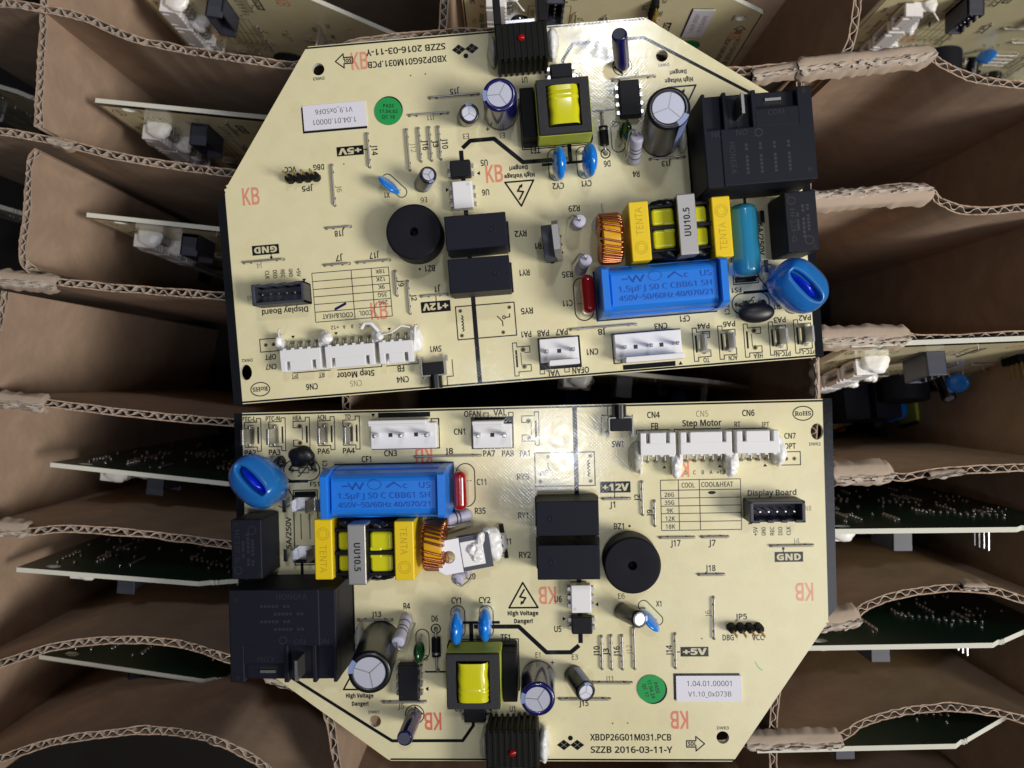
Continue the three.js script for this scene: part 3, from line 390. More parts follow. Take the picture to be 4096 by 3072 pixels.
  // yellow box capacitors, choke, big blue capacitor
  for (const [u0, u1, v0, v1] of [[29.5, 34.9, 31.3, 49], [53.2, 59, 32.2, 49.5]]) {
    g = comp(b, 'capacitor', (u0 + u1) / 2, (v0 + v1) / 2, 0, u0 < 40 ? 'yellow box capacitor nearer the board end' : 'yellow box capacitor beside the copper coil'); const h = 14.8;
    mesh('case', [rb(u1 - u0, h, v1 - v0, 0, 0.2, 0, 0.45)], M.yellow, g);
    const z = u0 < 40 ? 4.6 : -4.8; mesh('embossed_mark', [ring(1.9, 0.22, 0, h + 0.23, S(-z, z)), ring(1.3, 0.2, 0, h + 0.23, S(-z, z)), letters('TENTA', 2.1, 0, h + 0.2, S(z, -z) * 0.6, -90, 8)], M.yellowMark, g);
  }
  g = comp(b, 'choke', 43.5, 41, 0, 'choke of two yellow windings under a metal strap');
  mesh('strap', [rb(5.3, 0.9, 17.2, -0.85, 16.2, 0.4, 0.3), rb(5.3, 12, 0.9, -0.85, 5, -8, 0.3), rb(5.3, 12, 0.9, -0.85, 5, 8.7, 0.3)], M.alu, g);
  mesh('lettering', [letters('UU10.5', 1.9, -0.7, 17.12, 1, -90, 8.2, 0.06, true)], M.ink, g);
  mesh('core', [span(-3.4, 1.7, 3, 16, -7.4, 8.2), span(-8.4, 9.2, 3, 11, -8, -4.9), span(-8.4, 9.2, 3, 11, 6.4, 8.2)], M.blackMatte, g);
  mesh('bobbin', [span(-8.8, 9.4, 0, 3, -8.6, 8.6), span(-8.8, -8, 0, 12, -6.2, 7.4), span(8.6, 9.4, 0, 12.6, -6.2, 7.4), span(-8.8, 9.4, 3, 13, 0.2, 1.4), span(-8.8, 9.4, 3, 12.6, -6.4, -5.5), span(-8.8, 9.4, 3, 12.6, 6.6, 7.6)], M.black, g);
  for (const [z0, z1] of [[-5.4, 0.3], [1.3, 6.5]]) mesh('winding', [span(-7.9, -3.6, 3, 11.8, z0, z1, 1.1), span(1.8, 8.6, 3, 12.6, z0, z1, 1.1), span(1.8, 5.4, 3, 12.7, Math.max(z0, -1), Math.min(z1, 2.4), 0.5)], M.tape, g);
  mesh('glue', [lump(4, 2.6, 2.2, -4.6, 9, -7.4, 0.4, 0.4, 3), lump(3.6, 2.4, 2, 4.8, 9.6, -7, 0.4, 0.4, 6), lump(4.2, 2.2, 1.9, 4, 9.4, 7.8, 0.4, 0.4, 9), lump(3, 2, 1.6, -5.6, 9, 7.9, 0.4, 0.4, 2)], M.sleeveBlack, g);
  g = comp(b, 'capacitor', 50.5, 24.4, S(0, 180), 'largest blue box capacitor with raised lettering');
  mesh('case', [loft([[16.6, 6.8, 0], [17, 7, 1], [16.9, 7, 8.5], [16.5, 6.75, 11.5], [16.1, 6.2, 13.6], [15.7, 5.5, 14.9], [15.5, 4.8, 15.5], [15.2, 4, 15.8]]), ...[-1, 1].flatMap((s) => [loft([[1.2, 7.5, 0], [1.2, 7.5, 12.5], [1.2, 6.4, 17], [0.9, 5.8, 17.6]]).translate(s * 17.1, 0, 0)]), span(-15.8, 15.8, 0, 10, -7.4, 7.4)], M.boxBlue, g);
  mesh('lettering', [letters('1.5\u00b5F J S0 C CBB61 SH', 1.6, 0.3, 15.75, 0.1, 0, 27, 0.22), letters('450V~50/60Hz 40/070/21', 1.5, 0.3, 15.75, 2.75, 0, 27, 0.22), letters('c    US', 1.7, 10, 15.75, -2.75, 0, 8, 0.22), ...[[-2.5, 2.1]].map(([x, r]) => ring(r, 0.3, x, 15.85, -3).scale(1, 1, 0.7).translate(0, 0, -1)), box(1.6, 0.5, 0.3, -11, 15.6, -2.7), ...[0, 1, 2, 3].map((i) => box(2.2, 0.5, 0.32, 0, 0, 0).rotateY(i % 2 ? 1 : -1).translate(-9.4 + i * 1.1, 15.6, -2.7)), ...[-1, 1].map((s) => box(2.6, 0.5, 0.32, 0, 0, 0).rotateY(-s * 0.6).translate(3.4 + s * 1, 15.6, -2.9))], M.boxBlueText, g);
  // red, green film capacitors, diode, resistors
  g = comp(b, 'capacitor', 71.9, 24.6, 0, 'red dipped capacitor beside the blue box'); mesh('body', [rb(4, 8.6, 11.8, 0, 1, 0, 1.9, 6)], M.red, g); mesh('lead', [-1, 1].map((s) => cyl(0.3, 0.3, 2, 0, -0.2, s * 4.6, 8)), M.wire, g);
  g = leanTo(comp(b, 'capacitor', 58, 72.4, 0, 'dark green dipped capacitor'), S(0, -2), 9, S(1.6, 0.6)); mesh('body', [ball(1.7, 4, 3.4, 0, 6, 0, 28)], M.green, g); mesh('lead', [-1, 1].map((s) => cyl(0.28, 0.28, 3.4, 0, -0.2, s * 2.4, 8)), M.wire, g);
  g = comp(b, 'diode', 62.6, 73.2); mesh('body', [new THREE.CylinderGeometry(1.4, 1.4, 5.6, 24).rotateX(Math.PI / 2).translate(0, 2, 0)], M.blackMatte, g); mesh('band', [new THREE.CylinderGeometry(1.42, 1.42, 0.7, 24).rotateX(Math.PI / 2).translate(0, 2, 1.8)], M.tinDull, g);
  mesh('lead', [tube([V(-0.2, -0.3, -4.9), V(-0.2, 1.5, -4.6), V(0, 2, -3.4), V(0, 2, 4), V(0, 1.9, 7.2), V(0, 0, 7.8)], 0.36, 40, 8)], M.wire, g);
  S(() => { resistorUp(b, 74.6, 32.9, -9, 5.4, 1.2, 9, 1.95, 'grey resistor lying over beside the red capacitor'); resistorUp(b, 72.6, 49.8, -2, 9, 0.8, 10, 1.9, 'grey resistor under the bent transistor'); resistorUp(b, 53.5, 64.3, -0.5, 12, 3.8, 13.5, 2, 'tall grey resistor leaning on the big capacitor'); },
    () => { resistorUp(b, 73.1, 32.8, -1, 10, 1.6, 11, 1.95, 'grey standing resistor beside the red capacitor'); resistorUp(b, 73.3, 47, -0.3, 12, -1, 11.5, 2, 'grey standing resistor beside the transistor'); resistorUp(b, 53.7, 64.6, 0.6, 12, 4.6, 13, 2, 'tall grey resistor leaning on the big capacitor'); })();
  // transistor
  g = comp(b, 'transistor', S(83.2, 79), S(41.4, 41), S(188, 2), up ? 'upright transistor with a metal tab' : 'transistor bent flat, white metal tab with a hole');
  const tabShape = new THREE.Shape([[-5, 4], [-5, 17.6], [-3.6, 19.4], [3.6, 19.4], [5, 17.6], [5, 4]].map((p) => new THREE.Vector2(...p))), hp = new THREE.Path(); hp.absarc(0, 16, 1.85, 0, Math.PI * 2, true); tabShape.holes.push(hp);
  const stand = (q) => (up ? q.rotateY(Math.PI / 2).rotateZ(-0.1).translate(-1.4, -2.4, 0) : q.rotateZ(0).rotateY(Math.PI / 2).rotateZ(-1.42).translate(-1, 8.6, 0));
  mesh('tab', [stand(new THREE.ExtrudeGeometry(tabShape, { depth: up ? 1.8 : 1.3, bevelEnabled: false, curveSegments: 20 }).translate(0, 0, up ? 0.3 : -1.5))], up ? M.alu : M.aluWhite, g);
  if (!up) mesh('heat_paste', [stand(rb(7.4, 6.6, 0.35, 0, 5.6, -1.6, 0.15))], M.white, g);
  mesh('body', [stand(rb(10, 9.4, up ? 4 : 3.3, 0, 3.4, up ? 3.6 : 1.2, 0.3)), ...(up ? [] : [stand(rb(10, 9, 1.6, 0, 3.4, -0.8, 0.2))])], M.plastic, g);
  mesh('lead', [-1, 0, 1].map((s) => tube(up ? [V(0, 0, s * 2.5), V(-0.6, 2.4, s * 2.5)] : [V(0, 0, s * 2.5), V(0, 5, s * 2.5), V(-1, 8, s * 2.5), V(3, 8.6, s * 2.5)], 0.45)), M.tinDull, g);
  mesh('base_strip', [box(1.2, 1.4, 10.4, up ? 2.6 : -1, 0, 0)], M.dark, g);
  // copper coil
  g = comp(b, 'coil', 64.2, 40.6, 0, 'copper wire coil on a yellow ring');
  mesh('ring_core', [lathe([[3.2, -2.6], [6.4, -2.6], [6.7, -2.2], [6.7, 2.2], [6.4, 2.6], [3.2, 2.6], [2.9, 2.2], [2.9, -2.2], [3.2, -2.6]], 48).rotateZ(Math.PI / 2).translate(0, 8, 0)], M.core, g);
  const turns = []; for (let i = 0; i < 29; i++) { const t = i / 28, c0 = 2 * t - 1.12, a = 2.2 * Math.sign(c0) * Math.abs(c0) ** 0.72, tilt = 0.3 + 0.04 * Math.sin(i * 2.1);
    const loop = new THREE.CatmullRomCurve3([[-3.1, 2.6], [-3.1, 6.8], [-2.4, 7.3], [2.4, 7.3], [3.1, 6.8], [3.1, 2.6], [2.4, 2.2], [-2.4, 2.2]].map(([x, r]) => V(x, r * Math.cos(a + tilt * x * 0.12), r * Math.sin(a + tilt * x * 0.12)).add(V(0, 8, 0))), true, 'catmullrom', 0.25); turns.push(new THREE.TubeGeometry(loop, 40, 0.36, 6, true)); }
  mesh('winding', turns, M.copper, g);
  // blue disc capacitors
  discCap(b, 69.2, 65.4, S(0.8, -1.6), S(0.6, -1.2), 'blue disc capacitor marked CY1'); discCap(b, 78, 65, S(0.6, -1), S(-0.4, -0.8), 'blue disc capacitor marked CY2');
  // chips
  dip(b, 104.3, 110.3, 54.2, 62.6, 4.2, M.white, 3, 'white six pin chip', 'optocoupler', M.whiteDull); dip(b, 104.3, 110.4, 63.9, 69, 4.2, M.black, 2, 'small black four pin chip beside the white chip'); dip(b, 70.9, 77.4, 91.5, 95.7, 4, M.black, 2, 'small black chip between transformer and heat sink'); dip(b, 50.9, 57.1, 78.1, 89, 4, M.black, 4, 'black eight pin chip');
  // transformer
  g = comp(b, 'transformer', 75.2, 79, 0, 'transformer with yellow tape winding in a black frame');
  const fs = new THREE.Shape([[-7.5, -7.8], [7.5, -7.8], [7.5, 7.8], [-7.5, 7.8]].map((p) => new THREE.Vector2(...p))); fs.holes.push(new THREE.Path([[-5, -6.1], [-5, 6.1], [5, 6.1], [5, -6.1]].map((p) => new THREE.Vector2(...p))));
  mesh('core', [new THREE.ExtrudeGeometry(fs, { depth: 11, bevelEnabled: true, bevelSize: 0.15, bevelThickness: 0.15, bevelSegments: 1 }).rotateX(Math.PI / 2).translate(0, 15, 0)], M.ferrite, g);
  mesh('tape_strap', [span(-7.75, 7.75, 4.6, 13.6, -8.15, -7.9, 0.1), span(7.75, 8, 4.6, 13.6, -8, 8, 0.1), span(-8, -7.75, 4.6, 13.6, -8, 8, 0.1)], M.tapeDull, g);
  mesh('winding', [bulge(4.5, 5.6, 4, 16.4)], M.tape, g);
  mesh('tape_end', [bulge(4.56, 1.5, 3.98, 16.5).rotateY(0.03).translate(0.02, 0, 2.6)], M.tape, g);
  mesh('bobbin', [span(-9, 12.3, 0.3, 4, -7.2, 8.2), span(8.1, 12.4, 0.3, 9.2, -6.6, 8.3), span(-4.9, 4.9, 4, 13.6, -6, 6)], M.blackMatte, g);
  // heat sink
  g = comp(b, 'heat_sink', 85.8, 100, 0, 'black ribbed heat sink with a red dot, overhanging the edge'); const rib = [];
  for (let i = 0; i < 9; i++) rib.push(rb(0.9, 11.6, 1.4, -7 + i * 1.75, 0.2, -5, 0.4), rb(0.9, 0.4, 11, -7 + i * 1.75, 11.4, 0, 0.19));
  mesh('block', [rb(15.4, 11.4, 10.4, 0, 0.2, 0.5, 0.3), ...rib], M.heatSink, g); mesh('arm', [rb(2.2, 12, 13, -6.6, 0.2, 12, 0.3)], M.heatSinkTop, g); mesh('arm', [rb(2.2, 12, 13, 6.6, 0.2, 12, 0.3)], M.heatSinkTop, g);
  mesh('wax_dot', [lump(1.2, 0.7, 1.1, 0, 11.8, 1.2, 0.3, 0.8, 2)], M.wax, g); mesh('chip_tab', [box(8.6, 9, 1.2, 0, 1, 6.6)], M.tin, g); mesh('screw', [new THREE.SphereGeometry(2.9, 28, 16).scale(1, 1, 0.8).translate(0, 6.4, 8)], M.chrome, g);
}
function leanG(g, x, z) { g.rotateX(x); g.rotateZ(z); }
function surface(rings, n) {                                                  // skin through closed curves
  const pos = [], idx = [], uv = [];
  rings.forEach((f, j) => { for (let i = 0; i <= n; i++) { const p = f(i / n * Math.PI * 2); pos.push(p.x, p.y, p.z); uv.push(i / n, j / rings.length); } });
  for (let j = 0; j + 1 < rings.length; j++) for (let i = 0; i < n; i++) { const a = j * (n + 1) + i, b = a + 1, c = a + n + 1, d = c + 1; idx.push(a, c, b, b, c, d); }
  const g = new THREE.BufferGeometry(); g.setAttribute('position', new THREE.Float32BufferAttribute(pos, 3)); g.setAttribute('uv', new THREE.Float32BufferAttribute(uv, 2)); g.setIndex(idx); g.computeVertexNormals(); return g;
}
function loft(levels) {                                                       // stacked rectangles [half x, half z, y], capped, crisp
  const q = ([a, c, y]) => [V(-a, y, -c), V(a, y, -c), V(a, y, c), V(-a, y, c)], pos = [], tri = (...p) => p.forEach((v) => pos.push(v.x, v.y, v.z));
  for (let i = 0; i + 1 < levels.length; i++) { const A = q(levels[i]), B = q(levels[i + 1]); for (let k = 0; k < 4; k++) { const l = (k + 1) % 4; tri(A[k], B[k], A[l]); tri(A[l], B[k], B[l]); } }
  const t = q(levels.at(-1)); tri(t[0], t[2], t[1]); tri(t[0], t[3], t[2]);
  const g = new THREE.BufferGeometry(); g.setAttribute('position', new THREE.Float32BufferAttribute(pos, 3)); g.computeVertexNormals(); return g;
}
function bulge(a, c, y0, y1) {                                                // tape winding: barrel along z
  const rings = []; for (let j = 0; j <= 10; j++) { const z = -c + 2 * c * j / 10; rings.push((t) => { const q = 2 / 5, cs = Math.cos(t), sn = Math.sin(t), h = (y1 - y0) / 2, w = a * (1 + 0.03 * Math.sin(j * 1.3 + t)); return V(Math.sign(cs) * Math.abs(cs) ** q * w, y0 + h + Math.sign(sn) * Math.abs(sn) ** q * (h + 0.25 * Math.sin(j / 10 * Math.PI)), z); }); }
  return surface(rings, 64);
}
function pose(o, rx, rz, ry, x, y, z) {
  o.matrixAutoUpdate = true;
  const m = new THREE.Matrix4().makeRotationX(rx).multiply(new THREE.Matrix4().makeRotationZ(rz)).multiply(new THREE.Matrix4().makeRotationY(ry));
  o.quaternion.setFromRotationMatrix(m); o.position.set(x * MM, y * MM, z * MM);
}
const lower = thing('circuit_board', 'cream circuit board lying flat, right way up, label V1.10, nearer the bottom', 'circuit board', 'bare circuit boards');
fullBoard(lower, false); pose(lower, -0.00114, 0.05802, 0.02598, 5.678, 0, 60.79);
const upper = thing('circuit_board', 'cream circuit board lying upside down, label V1.9, teal fuse, nearer the top', 'circuit board', 'bare circuit boards');
fullBoard(upper, true); pose(upper, 0.00819, 0.01104, 3.2229, 0.5445, -2.237, -54.78);

// ---------- boards standing on edge in the cells ----------
function liteBoard(b) {
  substrate(0, b);
  xh(b, 126, 136.4, 128.5, 3); xh(b, 137.8, 152.9, 140.2, 5); xh(b, 154.2, 166.7, 156.5, 4);
  part('glue', 167.6, 15, [lump(2, 3.8, 5.2, -0.2, 2.2, 0, 0.22, 0.35, 3)], M.glue, b); part('glue', 153.4, 19.2, [lump(2, 3.8, 3.6, 0, 2.4, -0.6, 0.35, 0.5, 8)], M.glue, b);
  part('connector', 165, 32.5, [span(-8, 8, 0, 1.6, -3.2, 3.2), span(-8, 8, 0, 8.2, -3.2, -2.3), span(-8, -6.9, 0, 8.2, -3.2, 3.2), span(6.9, 8, 0, 8.2, -3.2, 3.2), span(-8, 8, 0, 6.4, 2.3, 3.2)], M.plastic, b);
  part('buzzer', 122.4, 47.2, [lathe([[8.2, 0], [8.4, 0.4], [8.4, 9], [8.2, 9.7], [7.7, 10], [1.35, 10], [1.3, 7], [0, 7]], 40)], M.buzzer, b);
  for (let i = 0; i < 4; i++) part('pin', 152.4 + i * 2.67, 68.4, [rb(0.7, 11, 0.7, 0, 0, 0, 0.2)], M.tin, b);
  for (const v of [32.2, 44.8]) part('relay', 103.7, v, [rb(18, 14.8, 10, 0, 0.2, 0, 0.3)], M.relay, b);
  electrolytic(b, 93.6, 82.8, 5, 17, 0, 0, M.sleeveNavy, M.canTop); electrolytic(b, 119.4, 63.2, 2.6, 11, 1, 0, M.sleeveBlack, M.canTop); electrolytic(b, 104.3, 82.4, 3, 11.5, 1, 0, M.sleeveBlack, M.canTop);
  part('resonator', 128.4, 64.2, [ball(4.1, 3.6, 1.15, 0, 4.4, 0, 20).rotateY(-0.8)], M.discBlue, b);
  const t = comp(b, 'transformer', 75.2, 79); mesh('core', [span(-7.5, 7.5, 0, 15, -7.8, 7.8)], M.ferrite, t); mesh('winding', [bulge(4.5, 5.6, 4, 16.4)], M.tape, t);
  part('heat_sink', 85.8, 100, [rb(15.4, 11.4, 10.4, 0, 0.2, 0.5, 0.3)], M.heatSink, b); discCap(b, 69.2, 65.4, 0, 0); part('capacitor', 50.5, 24.4, [rb(34, 16, 14, 0, 0, 0, 1)], M.boxBlue, b); part('relay', 20.8, 64.1, [rb(31.4, 19, 26.8, 0, 0.3, 0, 0.5)], M.relay, b);
  dip(b, 104.3, 110.3, 54.2, 62.6, 4.2, M.white, 3); part('push_button', 120.6, 6.2, [rb(6.4, 3.8, 4.2, 0, 0.8, -0.2, 0.3)], M.black, b);
  for (const j of [[126.8, 23.9, 126.8, 34], [131.8, 41, 142, 41], [144.4, 41, 152.2, 41], [164.8, 44, 177.3, 43.9], [147.4, 59.3, 147.3, 71.9]]) jumper(b, ...j);
  const dots = [], p = (u, v, r = 0.8, l = 1.6) => v > 60 && u > 172 - (v - 66) * 0.72 ? 0 : dots.push(new THREE.SphereGeometry(1, 8, 6).scale(r * l, 0.9, r).translate(u - 92, -1.7, v - 54));   // solder on the back
  for (const [u, n] of [[128.6, 3], [140.2, 5], [156.5, 4]]) for (let i = 0; i < n; i++) p(u + i * 2.5, 17.8);
  for (let i = 0; i < 5; i++) p(160 + i * 2.46, 32.5); for (let i = 0; i < 4; i++) p(152.4 + i * 2.67, 68.4); seed = 77;
  for (let i = 0; i < 70; i++) { const u = rnd(80, 178), v = rnd(4, 90); p(u, v, rnd(0.35, 0.7), rnd(0.8, 1.8)); }
  for (let i = 0; i < 22; i++) { const u = rnd(90, 176), v = rnd(6, 80), n = 3 + Math.floor(rnd(0, 5)), q = rnd() > 0.5; for (let k = 0; k < n; k++) p(u + (q ? k * 2.2 : k * 0.5), v + (q ? 0 : k * 2.2), 0.6, 1.2); }
  const o = mesh('solder_joint', dots, M.solder, b); o.userData.kind = 'stuff';
}
const groupBG = 'circuit boards standing in the cells';
let liteProto = null;
const up3 = V(0, 1, 0);
// place a standing board: photo point of its top left corner and of the point 63.5 mm along its top edge, height y of that edge, lean of the foot towards +z
function standing(src, tip, end, y, lean, label) {
  let o;
  if (src) { o = src.clone(); o.name = numbered('circuit_board'); scene.add(o); o.userData = { label, category: 'circuit board', group: groupBG }; } else { o = thing('circuit_board', label, 'circuit board', groupBG); liteBoard(o); }
  const a = at(tip[0], tip[1], y), e = at(end[0], end[1], y), v = e.clone().sub(a).normalize(), nrm = V().crossVectors(v, up3).normalize();
  const u = up3.clone().applyAxisAngle(v, 0).addScaledVector(nrm, -lean).normalize(), n = V().crossVectors(v, u).normalize();
  const m = new THREE.Matrix4().makeBasis(u, n, v);                        // local x = u, y = n, z = v
  o.quaternion.setFromRotationMatrix(m);
  const c = a.clone().addScaledVector(u, -(184.2 - 92)).addScaledVector(v, 54);
  o.position.copy(c.multiplyScalar(MM));
  return o;
}
liteProto = standing(null, [380, 410], [1090, 480], -35, 0.02, 'circuit board on edge in the second cell from top on the left');
standing(liteProto, [345, 868], [1055, 944], -36, 0.02, 'circuit board on edge in the third cell from top on the left');
standing(liteProto, [200, 1868], [920, 1946], -34, 0.0, 'circuit board on edge, green back, left of the blue varistor of the lower board');
standing(liteProto, [65, 2288], [800, 2346], -28, 0.0, 'circuit board on edge, green back, left of the two dark relays of the lower board');
standing(liteProto, [155, 2636], [822, 2735], -54, -0.02, 'lowest circuit board on edge on the left, green back, slanting');
standing(liteProto, [460, -137], [1173, -37], -40, 0.03, 'circuit board on edge in the top left cell, white sockets showing');
standing(upper, [1828, -166], [2612, -160], -11, 0.05, 'circuit board on edge behind the upper board, white label and holes showing');
standing(upper, [3627, -98], [4319, -85], -46, 0.02, 'circuit board on edge in the top right cell, printed table and black buzzer showing');
standing(lower, [3405, 1390], [4218, 1358], -5, 0.17, 'circuit board on edge right of the upper board, components hanging over the cell');
standing(liteProto, [3270, 2137], [4083, 2129], -5, 0.0, 'circuit board on edge right of the display socket, green back dotted with solder');
standing(liteProto, [3178, 2604], [3990, 2592], -6, 0.0, 'circuit board on edge right of the pin header, green back, bent corner');
standing(liteProto, [3029, 3013], [3842, 2996], -6, 0.0, 'lowest circuit board on edge on the right, green back');
standing(liteProto, [2180, 1472], [2838, 1534], -58, 0.03, 'circuit board deep in the gap between the two flat boards');
standing(liteProto, [-560, 190], [170, 405], -60, 0.0, 'dim circuit board edge at the far left, upper of two');
standing(liteProto, [-640, 660], [120, 868], -60, 0.0, 'dim circuit board edge at the far left, lower of two');

// ---------- cardboard box with dividers ----------
const cardTex = dataTex(512, (x, y) => { const k = 0.5 + 0.16 * pn(x, y, 8, 1) + 0.08 * pn(x, y, 30, 5) + rnd(-0.02, 0.02); return [0.85 * (0.8 + 0.4 * k) * 0.93, 0.76 * (0.8 + 0.4 * k) * 0.93, 0.68 * (0.8 + 0.4 * k) * 0.93]; }, true, 14);
const fluteTex = dataTex(256, (x, y) => grey(0.5 + 0.35 * Math.sin(x * 2 * Math.PI * 12) + 0.3 * pn(x, y, 30, 3)), false, 18);
const card = std(0xe0d9d2, 0.88, { map: cardTex, bumpMap: fluteTex, bumpScale: 0.00003, side: THREE.DoubleSide, specularIntensity: 0.4 });
const cardEdge = std(0xbdb1a4, 0.9, { side: THREE.DoubleSide, bumpMap: fluteTex, bumpScale: 0.0002, specularIntensity: 0.3 });
const cardTorn = std(0xb5a391, 0.9, { side: THREE.DoubleSide, map: cardTex, specularIntensity: 0.3 });
cardTorn.map = null;
function strip(curve, len, off, thick, top, bottom, step) {                   // a sheet following the curve, off to one side, with thickness
  const n = Math.max(4, Math.ceil(len / step)), pos = [], uv = [], idx = [];
  for (let i = 0; i <= n; i++) {
    const t = i / n, s = t * len, p = curve.getPointAt(t), d = curve.getTangentAt(t), q = V(-d.z, 0, d.x).normalize(), o = off(s), yt = p.y + top(s);
    for (const [k, y] of [[-0.5, bottom], [-0.5, yt], [0.5, yt], [0.5, bottom]]) { pos.push(p.x + q.x * (o + k * thick), y, p.z + q.z * (o + k * thick)); uv.push(s * MM, y * MM); }
  }
  for (let i = 0; i < n; i++) for (let k = 0; k < 3; k++) { const a = i * 4 + k, b = a + 1, c = a + 4, d = a + 5; idx.push(a, b, c, b, d, c); }
  let g = new THREE.BufferGeometry(); g.setAttribute('position', new THREE.Float32BufferAttribute(pos, 3)); g.setAttribute('uv', new THREE.Float32BufferAttribute(uv, 2)); g.setIndex(idx);
  g = g.toNonIndexed(); g.computeVertexNormals(); return g;
}
const FLOOR = -196;
function divider(label, pts, o = {}) {
  const g = thing('cardboard_divider', label, 'divider', 'cardboard dividers of the box');
  const curve = new THREE.CatmullRomCurve3(pts.map((p) => at(p[0], p[1], p[2] ?? -7)), false, 'centripetal'); curve.arcLengthDivisions = 800;
  const len = curve.getLength(), k = g.id % 97, half = o.half ?? 1.15, period = o.period ?? 4.6;
  const tear = (s, q) => { const a = n3(s * 0.5, q, k * 1.7), c = n3(s * 0.06, q + 4, k); return -0.25 + a * 0.6 + 0.3 * n3(s * 1.4, q, k) - (c > 0.2 ? (c - 0.2) * 4 : 0); };
  const wob = (s, q) => 0.3 * n3(s * 0.12, q, k);
  mesh('liner', [strip(curve, len, (s) => -half + wob(s, 1), 0.42, (s) => tear(s, 1), FLOOR, 0.8)], card, g);
  mesh('liner', [strip(curve, len, (s) => half + wob(s, 2), 0.42, (s) => tear(s, 9), FLOOR, 0.8)], card, g);
  mesh('flute', [strip(curve, len, (s) => (half - 0.3) * ((q) => Math.sign(q) * Math.abs(q) ** 0.65)(Math.sin(2 * Math.PI * (s + 2.6 * n3(s * 0.07, 3, k)) / period)) * (0.85 + 0.45 * n3(s * 0.11, 8, k)) + wob(s, 1) + 0.2 * n3(s * 0.8, 5, k), 0.3, (s) => -0.1 + tear(s, 5) * 0.7, FLOOR + 100, 0.35)], cardEdge, g);
  // torn and crushed lengths of the top edge
  for (const [a, b, w, up, flip] of o.torn ?? []) {
    const A = at(...a), B = at(...b), L = A.distanceTo(B), dir = B.clone().sub(A).normalize(), q = V(-dir.z, 0, dir.x), n = Math.ceil(L / 0.9), m = 9;
    for (const layer of [0, 1]) {
      const pos = [], idx = [], uv = []; const ww = w * (layer ? 0.42 : 1);
      for (let i = 0; i <= n; i++) for (let j = 0; j <= m; j++) {
        const s = i / n * L, e = j / m - 0.5, rag = (Math.abs(e) > 0.4 ? 1 : 0) * 0.9 * n3(s * 0.45, e * 3, k + layer * 5);
        const taper = Math.min(1, (i / n) * 9 + 0.6, (1 - i / n) * 9 + 0.6), y = A.y + (B.y - A.y) * i / n + up * (1 - 4 * e * e) + 0.4 * n3(s * 0.1, e * 2 + layer * 7, k) + (layer ? 0.1 + 0.9 * n3(s * 0.42, e * 6, k) : -0.5 - 0.9 * Math.abs(e)) + 0.12 * n3(s * 1.1, e * 9, k) - (!layer && (j === 0 || j === m) ? 1.6 : 0);
        const p = A.clone().addScaledVector(dir, s).addScaledVector(q, (e * ww + rag + (layer ? 0.16 * w * (flip ? -1 : 1) : 0)) * taper + 0.4 * n3(s * 0.1, 2, k)); pos.push(p.x, y, p.z); uv.push(s * MM, e * w * MM);
      }
      for (let i = 0; i < n; i++) for (let j = 0; j < m; j++) { if (layer && n3(i * 0.31, j * 0.45, k + 3) > 0.16) continue; const c = i * (m + 1) + j, d = c + m + 1; idx.push(c, c + 1, d, d, c + 1, d + 1); }
      const f = new THREE.BufferGeometry(); f.setAttribute('position', new THREE.Float32BufferAttribute(pos, 3)); f.setAttribute('uv', new THREE.Float32BufferAttribute(uv, 2)); f.setIndex(idx); f.computeVertexNormals();
      mesh('torn_edge', [f, f.clone().translate(0, -0.35, 0)], layer ? cardEdge : cardTorn, g);
    }
  }
  return g;
}
const yl = -16, ym = -9, yr = -7;
divider('cardboard divider running across near the top, torn wide beside the big black relay', [[-500, -60, yl], [0, 5, yl], [330, 68, yl], [500, 140, yl], [700, 190, yl], [1000, 238, ym], [1190, 256, ym], [1400, 175, ym], [1700, 138, ym], [1950, 125, ym], [2400, 190, ym], [2900, 282, yr], [3100, 270, yr], [3300, 242, yr], [3700, 215, yr], [3790, 265, yr], [3900, 312, yr], [4096, 338, yr], [4500, 360, yr]], { period: 4.4, torn: [[[3010, 300, -6], [3300, 252, -6], 5, 1.2], [[3190, 268, -5], [3740, 212, -5], 7.5, 1.5], [[1395, 172, -8], [1660, 145, -8], 2.6, 0.4]] });
divider('second cardboard divider from the top', [[-500, 480, yl], [0, 525, yl], [250, 570, yl], [450, 620, yl], [700, 662, yl], [930, 692, ym], [1500, 740, ym], [2600, 800, ym], [3250, 792, yr], [3710, 752, yr], [3768, 808, yr], [3900, 842, yr], [4096, 830, yr], [4500, 825, yr]], { torn: [[[3240, 800, -5], [3735, 768, -5], 7, 1.3, 1], [[190, 555, yl + 1], [290, 580, yl + 1], 3.5, 0.8]] });
divider('third cardboard divider from the top, folded pale edge at the left', [[-500, 1060, yl], [0, 1095, yl], [220, 1125, yl], [400, 1145, yl], [600, 1162, yl], [900, 1185, ym], [1500, 1250, ym], [2600, 1320, ym], [3290, 1340, yr], [3600, 1330, yr], [3670, 1352, yr], [4096, 1338, yr], [4500, 1330, yr]], { torn: [[[-20, 1108, yl + 1], [225, 1138, yl + 1], 6.5, 1], [[3280, 1352, -5], [3640, 1342, -5], 8, 1.2]] });
divider('fourth cardboard divider from the top, ending under the gap between the boards', [[-500, 1560, yl], [0, 1595, yl], [180, 1612, yl], [400, 1640, yl], [700, 1672, yl], [950, 1692, ym], [1500, 1740, ym], [2600, 1830, ym], [3330, 1900, yr], [3530, 1890, yr], [3590, 1908, yr], [3800, 1884, yr], [4096, 1872, yr], [4500, 1870, yr]], { torn: [[[-20, 1595, yl + 1], [180, 1618, yl + 1], 6, 1], [[3330, 1900, -4], [3570, 1890, -4], 8, 1.5], [[3720, 1900, -6], [3860, 1888, -6], 3, 0.8]] });
